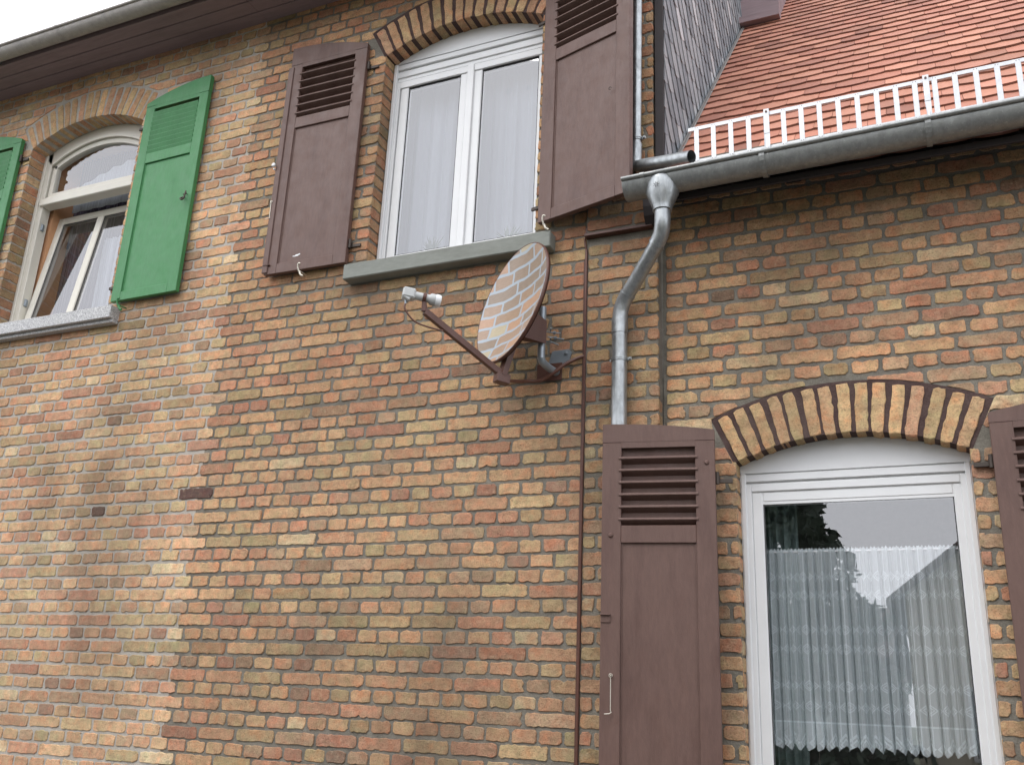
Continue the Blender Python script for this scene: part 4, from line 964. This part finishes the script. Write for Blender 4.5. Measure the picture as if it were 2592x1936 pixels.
def mat_lace():
    t = NT('lace_net'); sp = t.n('ShaderNodeSeparateXYZ'); t.l(t.n('ShaderNodeUVMap').outputs[0], sp.inputs[0]); X, V = sp.outputs[0], sp.outputs[1]
    a = None
    def band(v0, hgt, per):
        dz = t.math('ABSOLUTE', t.math('DIVIDE', t.math('SUBTRACT', V, v0), hgt)); fx = t.math('ABSOLUTE', t.math('SUBTRACT', t.math('MULTIPLY', t.math('FRACT', t.math('DIVIDE', X, per)), 2.0), 1.0))
        d = t.math('ADD', dz, t.math('MULTIPLY', fx, 1.0)); o1 = t.math('LESS_THAN', t.math('ABSOLUTE', t.math('SUBTRACT', d, .85)), .13); o2 = t.math('LESS_THAN', t.math('ABSOLUTE', t.math('SUBTRACT', d, .45)), .10)
        return t.math('MULTIPLY', t.math('MAXIMUM', o1, o2), t.math('LESS_THAN', dz, 1.0))
    for v0 in (.135, .222, .382, .470, .635, .725): a = band(v0, .026, .062) if a is None else t.math('MAXIMUM', a, band(v0, .026, .062))
    hem = t.math('GREATER_THAN', V, .795); hl = t.math('LESS_THAN', t.math('ABSOLUTE', t.math('SUBTRACT', V, .795)), .004); a = t.math('MAXIMUM', a, t.math('MAXIMUM', hl, band(.885, .05, .09)))
    topb = t.math('LESS_THAN', V, .014); a = t.math('MAXIMUM', a, topb)
    st = t.math('LESS_THAN', t.math('FRACT', t.math('DIVIDE', X, .031)), .13)
    al = t.math('ADD', .66, t.math('MULTIPLY', a, .24)); al = t.math('ADD', al, t.math('MULTIPLY', hem, .10)); al = t.math('ADD', al, t.math('MULTIPLY', st, .24), clamp=True)
    return cloth(t, al, lin((236, 243, 244)))
M['lace'] = mat_lace()
zig = lambda a: .030 * abs(((a / .09) % 1) * 2 - 1)
mb = pleat_sheet(-.90, .11, 2.392, 1.502, .268, .017, 21, 420, 40, 5, zig, 1.0, 1.0)
tag(obj('lace_curtain', mb, 'lace'), 'half-height white lace curtain with zigzag hem in the ground-floor window', 'curtain')
mb = MB(); mb.tube([(-.93, .275, 2.378), (.13, .275, 2.378)], .005, 10); tag(obj('curtain_rod', mb, 'white'), 'thin white rod holding the top of the lace curtain', 'curtain rod')
t = NT('side_drape'); cloth(t, .93, lin((150, 168, 164))); M['drape'] = t.m
mb = pleat_sheet(-.96, -.70, 3.0, 1.0, .42, .018, 6, 60, 6, 9); tag(obj('side_drape', mb, 'drape'), 'grey-green drape hanging at the left inside the ground-floor window', 'curtain')
t = NT('sheer_voile'); uvn = t.n('ShaderNodeUVMap').outputs[0]; vo = t.n('ShaderNodeTexVoronoi', Scale=3.4); t.l(uvn, vo.inputs['Vector'])
dot = t.math('LESS_THAN', vo.outputs['Distance'], .105); al = t.math('ADD', .66, t.math('MULTIPLY', dot, .2)); ccol = t.mix(lin((188, 195, 206)), lin((158, 167, 180)), dot)
M['voile'] = cloth(t, al, ccol)
mb = pleat_sheet(-3.14, -2.05, 5.70, 4.10, .30, .012, 9, 240, 8, 11); tag(obj('sheer_curtain', mb, 'voile'), 'full-height white sheer curtain with faint dots behind the double upper window', 'curtain')
def mat_strings(name, c1, c2, al):
    t = NT(name); sp = t.n('ShaderNodeSeparateXYZ'); t.l(t.n('ShaderNodeUVMap').outputs[0], sp.inputs[0]); cv = t.n('ShaderNodeCombineXYZ'); t.l(sp.outputs[0], cv.inputs[0])
    nz = t.noise(90, 3, .8, cv.outputs[0]); c = t.mix(lin(c1), lin(c2), t.ramp(nz, [(.40, 0.0), (.62, 1.0)])); a = t.ramp(nz, [(.3, al - .2), (.6, min(1, al + .2))])
    return cloth(t, a, c)
M['strings'] = mat_strings('string_curtain', (74, 66, 74), (140, 132, 146), .82); M['panelvoile'] = mat_strings('white_voile', (176, 182, 192), (200, 206, 214), .95)
mb = pleat_sheet(-6.44, -5.44, 5.84, 4.15, .42, .010, 16, 200, 6, 21); tag(obj('string_curtain', mb, 'strings'), 'dark violet-grey string curtain behind the tilted window', 'curtain')
mb = pleat_sheet(-5.98, -5.42, 5.02, 4.15, .385, .012, 8, 100, 6, 22); tag(obj('voile_panel', mb, 'panelvoile'), 'short white voile panel at the lower right of the tilted window', 'curtain')
mb = MB(); xs_ = np.linspace(-6.30, -5.45, 30); top_ = [(float(x), 5.50 + .17 * math.sin((x + 6.30) / .85 * 1.7) + .008 * math.sin(x * 40)) for x in xs_]
for i in range(29): mb.add([(top_[i][0], .30 + .006 * math.sin(i * 1.3), 5.27), (top_[i + 1][0], .30 + .006 * math.sin((i + 1) * 1.3), 5.27), (top_[i + 1][0], .30 + .006 * math.sin((i + 1) * 1.3), top_[i + 1][1]), (top_[i][0], .30 + .006 * math.sin(i * 1.3), top_[i][1])], [(0, 1, 2, 3)], 0, None, True, [(top_[i][0], 0), (top_[i + 1][0], 0), (top_[i + 1][0], .3), (top_[i][0], .3)])
tag(obj('fanlight_cloth', mb, 'panelvoile'), 'pale curved cloth hung behind the arched fanlight of the left window', 'curtain')
# plants on the inner sill
def spiky(x, y, z, n, s, label, seed):
    r = random.Random(seed); root = empty('potted_plant', (x, y, z - .14), label, 'plant', 'plants on the inner sill of the upper window')
    p = MB(); p.lathe((x, y, z - .14), (0, 0, 1), [(.03, 0), (.042, .09), (.045, .10)], 14); obj('pot', p, 'pot', root)
    p = MB()
    for k in range(n):
        a = r.uniform(0, 2 * math.pi); e = r.uniform(.25, 1.4); L = s * r.uniform(.6, 1.1); d = Vector((math.cos(a) * math.cos(e), math.sin(a) * math.cos(e) * .5, math.sin(e))); b = Vector((x, y, z - .04)); sd_ = d.cross(Vector((0, 1, .1))).normalized() * .006
        mid = b + d * L * .5; tip = b + d * L + Vector((0, 0, -.012)); p.add([tuple(b - sd_ * .5), tuple(b + sd_ * .5), tuple(mid + sd_), tuple(tip), tuple(mid - sd_)], [(0, 1, 2, 3, 4)])
    obj('leaves', p, 'leaf', root)
spiky(-2.845, .235, 4.35, 34, .15, 'spiky potted plant behind the left pane of the upper window', 1); spiky(-2.31, .235, 4.335, 30, .15, 'spiky potted plant behind the right pane of the upper window', 2)
p = MB(); p.tube([(-.645, .34, 1.14), (-.645, .34, 1.505)], .004, 8, 1); p.lathe((-.645, .34, 1.14), (0, 0, 1), [(.05, 0), (.045, .008), (.006, .012)], 16, 1); p.lathe((-.645, .34, 1.50), (0, 0, 1), [(.012, 0), (.030, .015), (.036, .05), (.022, .10), (.010, .14), (.012, .165), (.018, .18), (.010, .20), (0.002, .205)], 18); p.tube([(-.645, .34, 1.685), (-.672, .335, 1.682)], [.007, .002], 8); p.tube([(-.64, .34, 1.56), (-.60, .34, 1.60), (-.585, .34, 1.635)], [.02, .012, .004], 10, sub=3)
tag(obj('bird_figurine', p, ['capwhite', 'hingeiron']), 'small white bird figurine behind the lace curtain near its lower left', 'figurine')
p = MB(); p.box(-1.0, .2, .25, .48, 1.10, 1.14, .005); obj('inner_sill', p, 'white', houseC)
# ------------------------------------------------------------------ across the street: what the panes reflect
def conifer(x, y, h, rad, label, seed):
    r = np.random.RandomState(seed); root = empty('conifer', (x, y, 0), label, 'tree', 'trees across the street')
    p = MB(); p.tube([(x, y, 0), (x + .05, y, h * .5), (x, y, h * .97)], [.22, .13, .02], 10); obj('trunk', p, 'bark', root)
    N = 60000; zz = h * (.06 + .94 * r.rand(N) ** .8); q = 1 - zz / h; lob = 1 + .07 * np.sin(zz * 5) ; an = r.rand(N) * 2 * np.pi; rr = rad * (q ** .75) * lob * (.55 + .47 * r.rand(N) ** .5) * (1 + .06 * np.sin(an * 5 + zz * 2)) + .05
    P0 = np.stack([x + rr * np.cos(an), y + rr * np.sin(an), zz - rr * .15], 1); A = r.randn(N, 3) * .08; B = r.randn(N, 3) * .045
    V = np.stack([P0 - A, P0 + B, P0 + A, P0 - B], 1).reshape(-1, 3); p = MB(); p.add(V.tolist(), [(4 * i, 4 * i + 1, 4 * i + 2, 4 * i + 3) for i in range(N)]); obj('crown', p, 'leaf', root)
conifer(-5.2, -15.5, 13.0, 4.7, 'dense dark conifer across the street, reflected at the left of the ground-floor pane', 31)
def house(x0, x1, y0, y1, ze, zr, gable, wallm, label):
    root = empty('house', ((x0 + x1) / 2, y1, 0), label, 'house', 'houses across the street'); p = MB(); p.box(x0, x1, y0, y1, 0, ze); xm = (x0 + x1) / 2; ym = (y0 + y1) / 2
    if gable: p.prism([(x0, ze), (x1, ze), (xm, zr)], y0 + .01, y1 - .01)
    obj('wall', p, wallm, root); p = MB(); o_ = .35; t_ = .14
    if gable:
        for sx, xe in ((-1, x0), (1, x1)):
            sl = (zr - ze) / (xm - x0); e = (xe + sx * o_, ze - sl * o_); p.prism([e, (xm, zr), (xm, zr + t_ * 1.3), (e[0], e[1] + t_)], y0 - o_, y1 + o_)
    else: p.prismx([(y0 - o_, ze - .2), (ym, zr), (y1 + o_, ze - .2), (y1 + o_, ze - .06), (ym, zr + t_), (y0 - o_, ze - .06)], x0 - .2, x1 + .2)
    rf = obj('roof', p, 'roofdark', root); p = MB(); p.box(xm + 1.2, xm + 1.8, ym - .3, ym + .3, ze, zr + .5, .01); obj('chimney', p, 'pot', rf)
    nx = max(2, int((x1 - x0) / 2.4))
    for k in range(nx):
        for zz in ((1.0,) if ze < 4.4 else (1.0, 3.8)):
            xc = x0 + (k + .5) * (x1 - x0) / nx; w = MB(); frame_rect(w, xc - .55, xc + .55, zz, zz + 1.35, .07, y1, y1 + .05, .0); w.box(xc - .03, xc + .03, y1, y1 + .045, zz, zz + 1.3); wo_ = obj('window', w, 'white', root)
            w = MB(); w.box(xc - .5, xc + .5, y1 - .01, y1 + .015, zz + .05, zz + 1.3); obj('pane', w, 'darkpane', wo_)
house(-.94, 8.14, -26, -16.35, 4.12, 7.64, True, 'render', 'pale gabled house across the street, reflected at the right of the ground-floor pane')
house(-12.5, -1.55, -27, -18.0, 3.0, 4.35, False, 'render2', 'grey low-roofed house behind the conifer across the street')
house(9.5, 20, -27, -17.0, 5.6, 9.0, False, 'render', 'two-storey pale house across the street to the right')
house(-26, -14, -27, -17.5, 5.6, 9.0, False, 'render', 'two-storey pale house across the street to the far left')
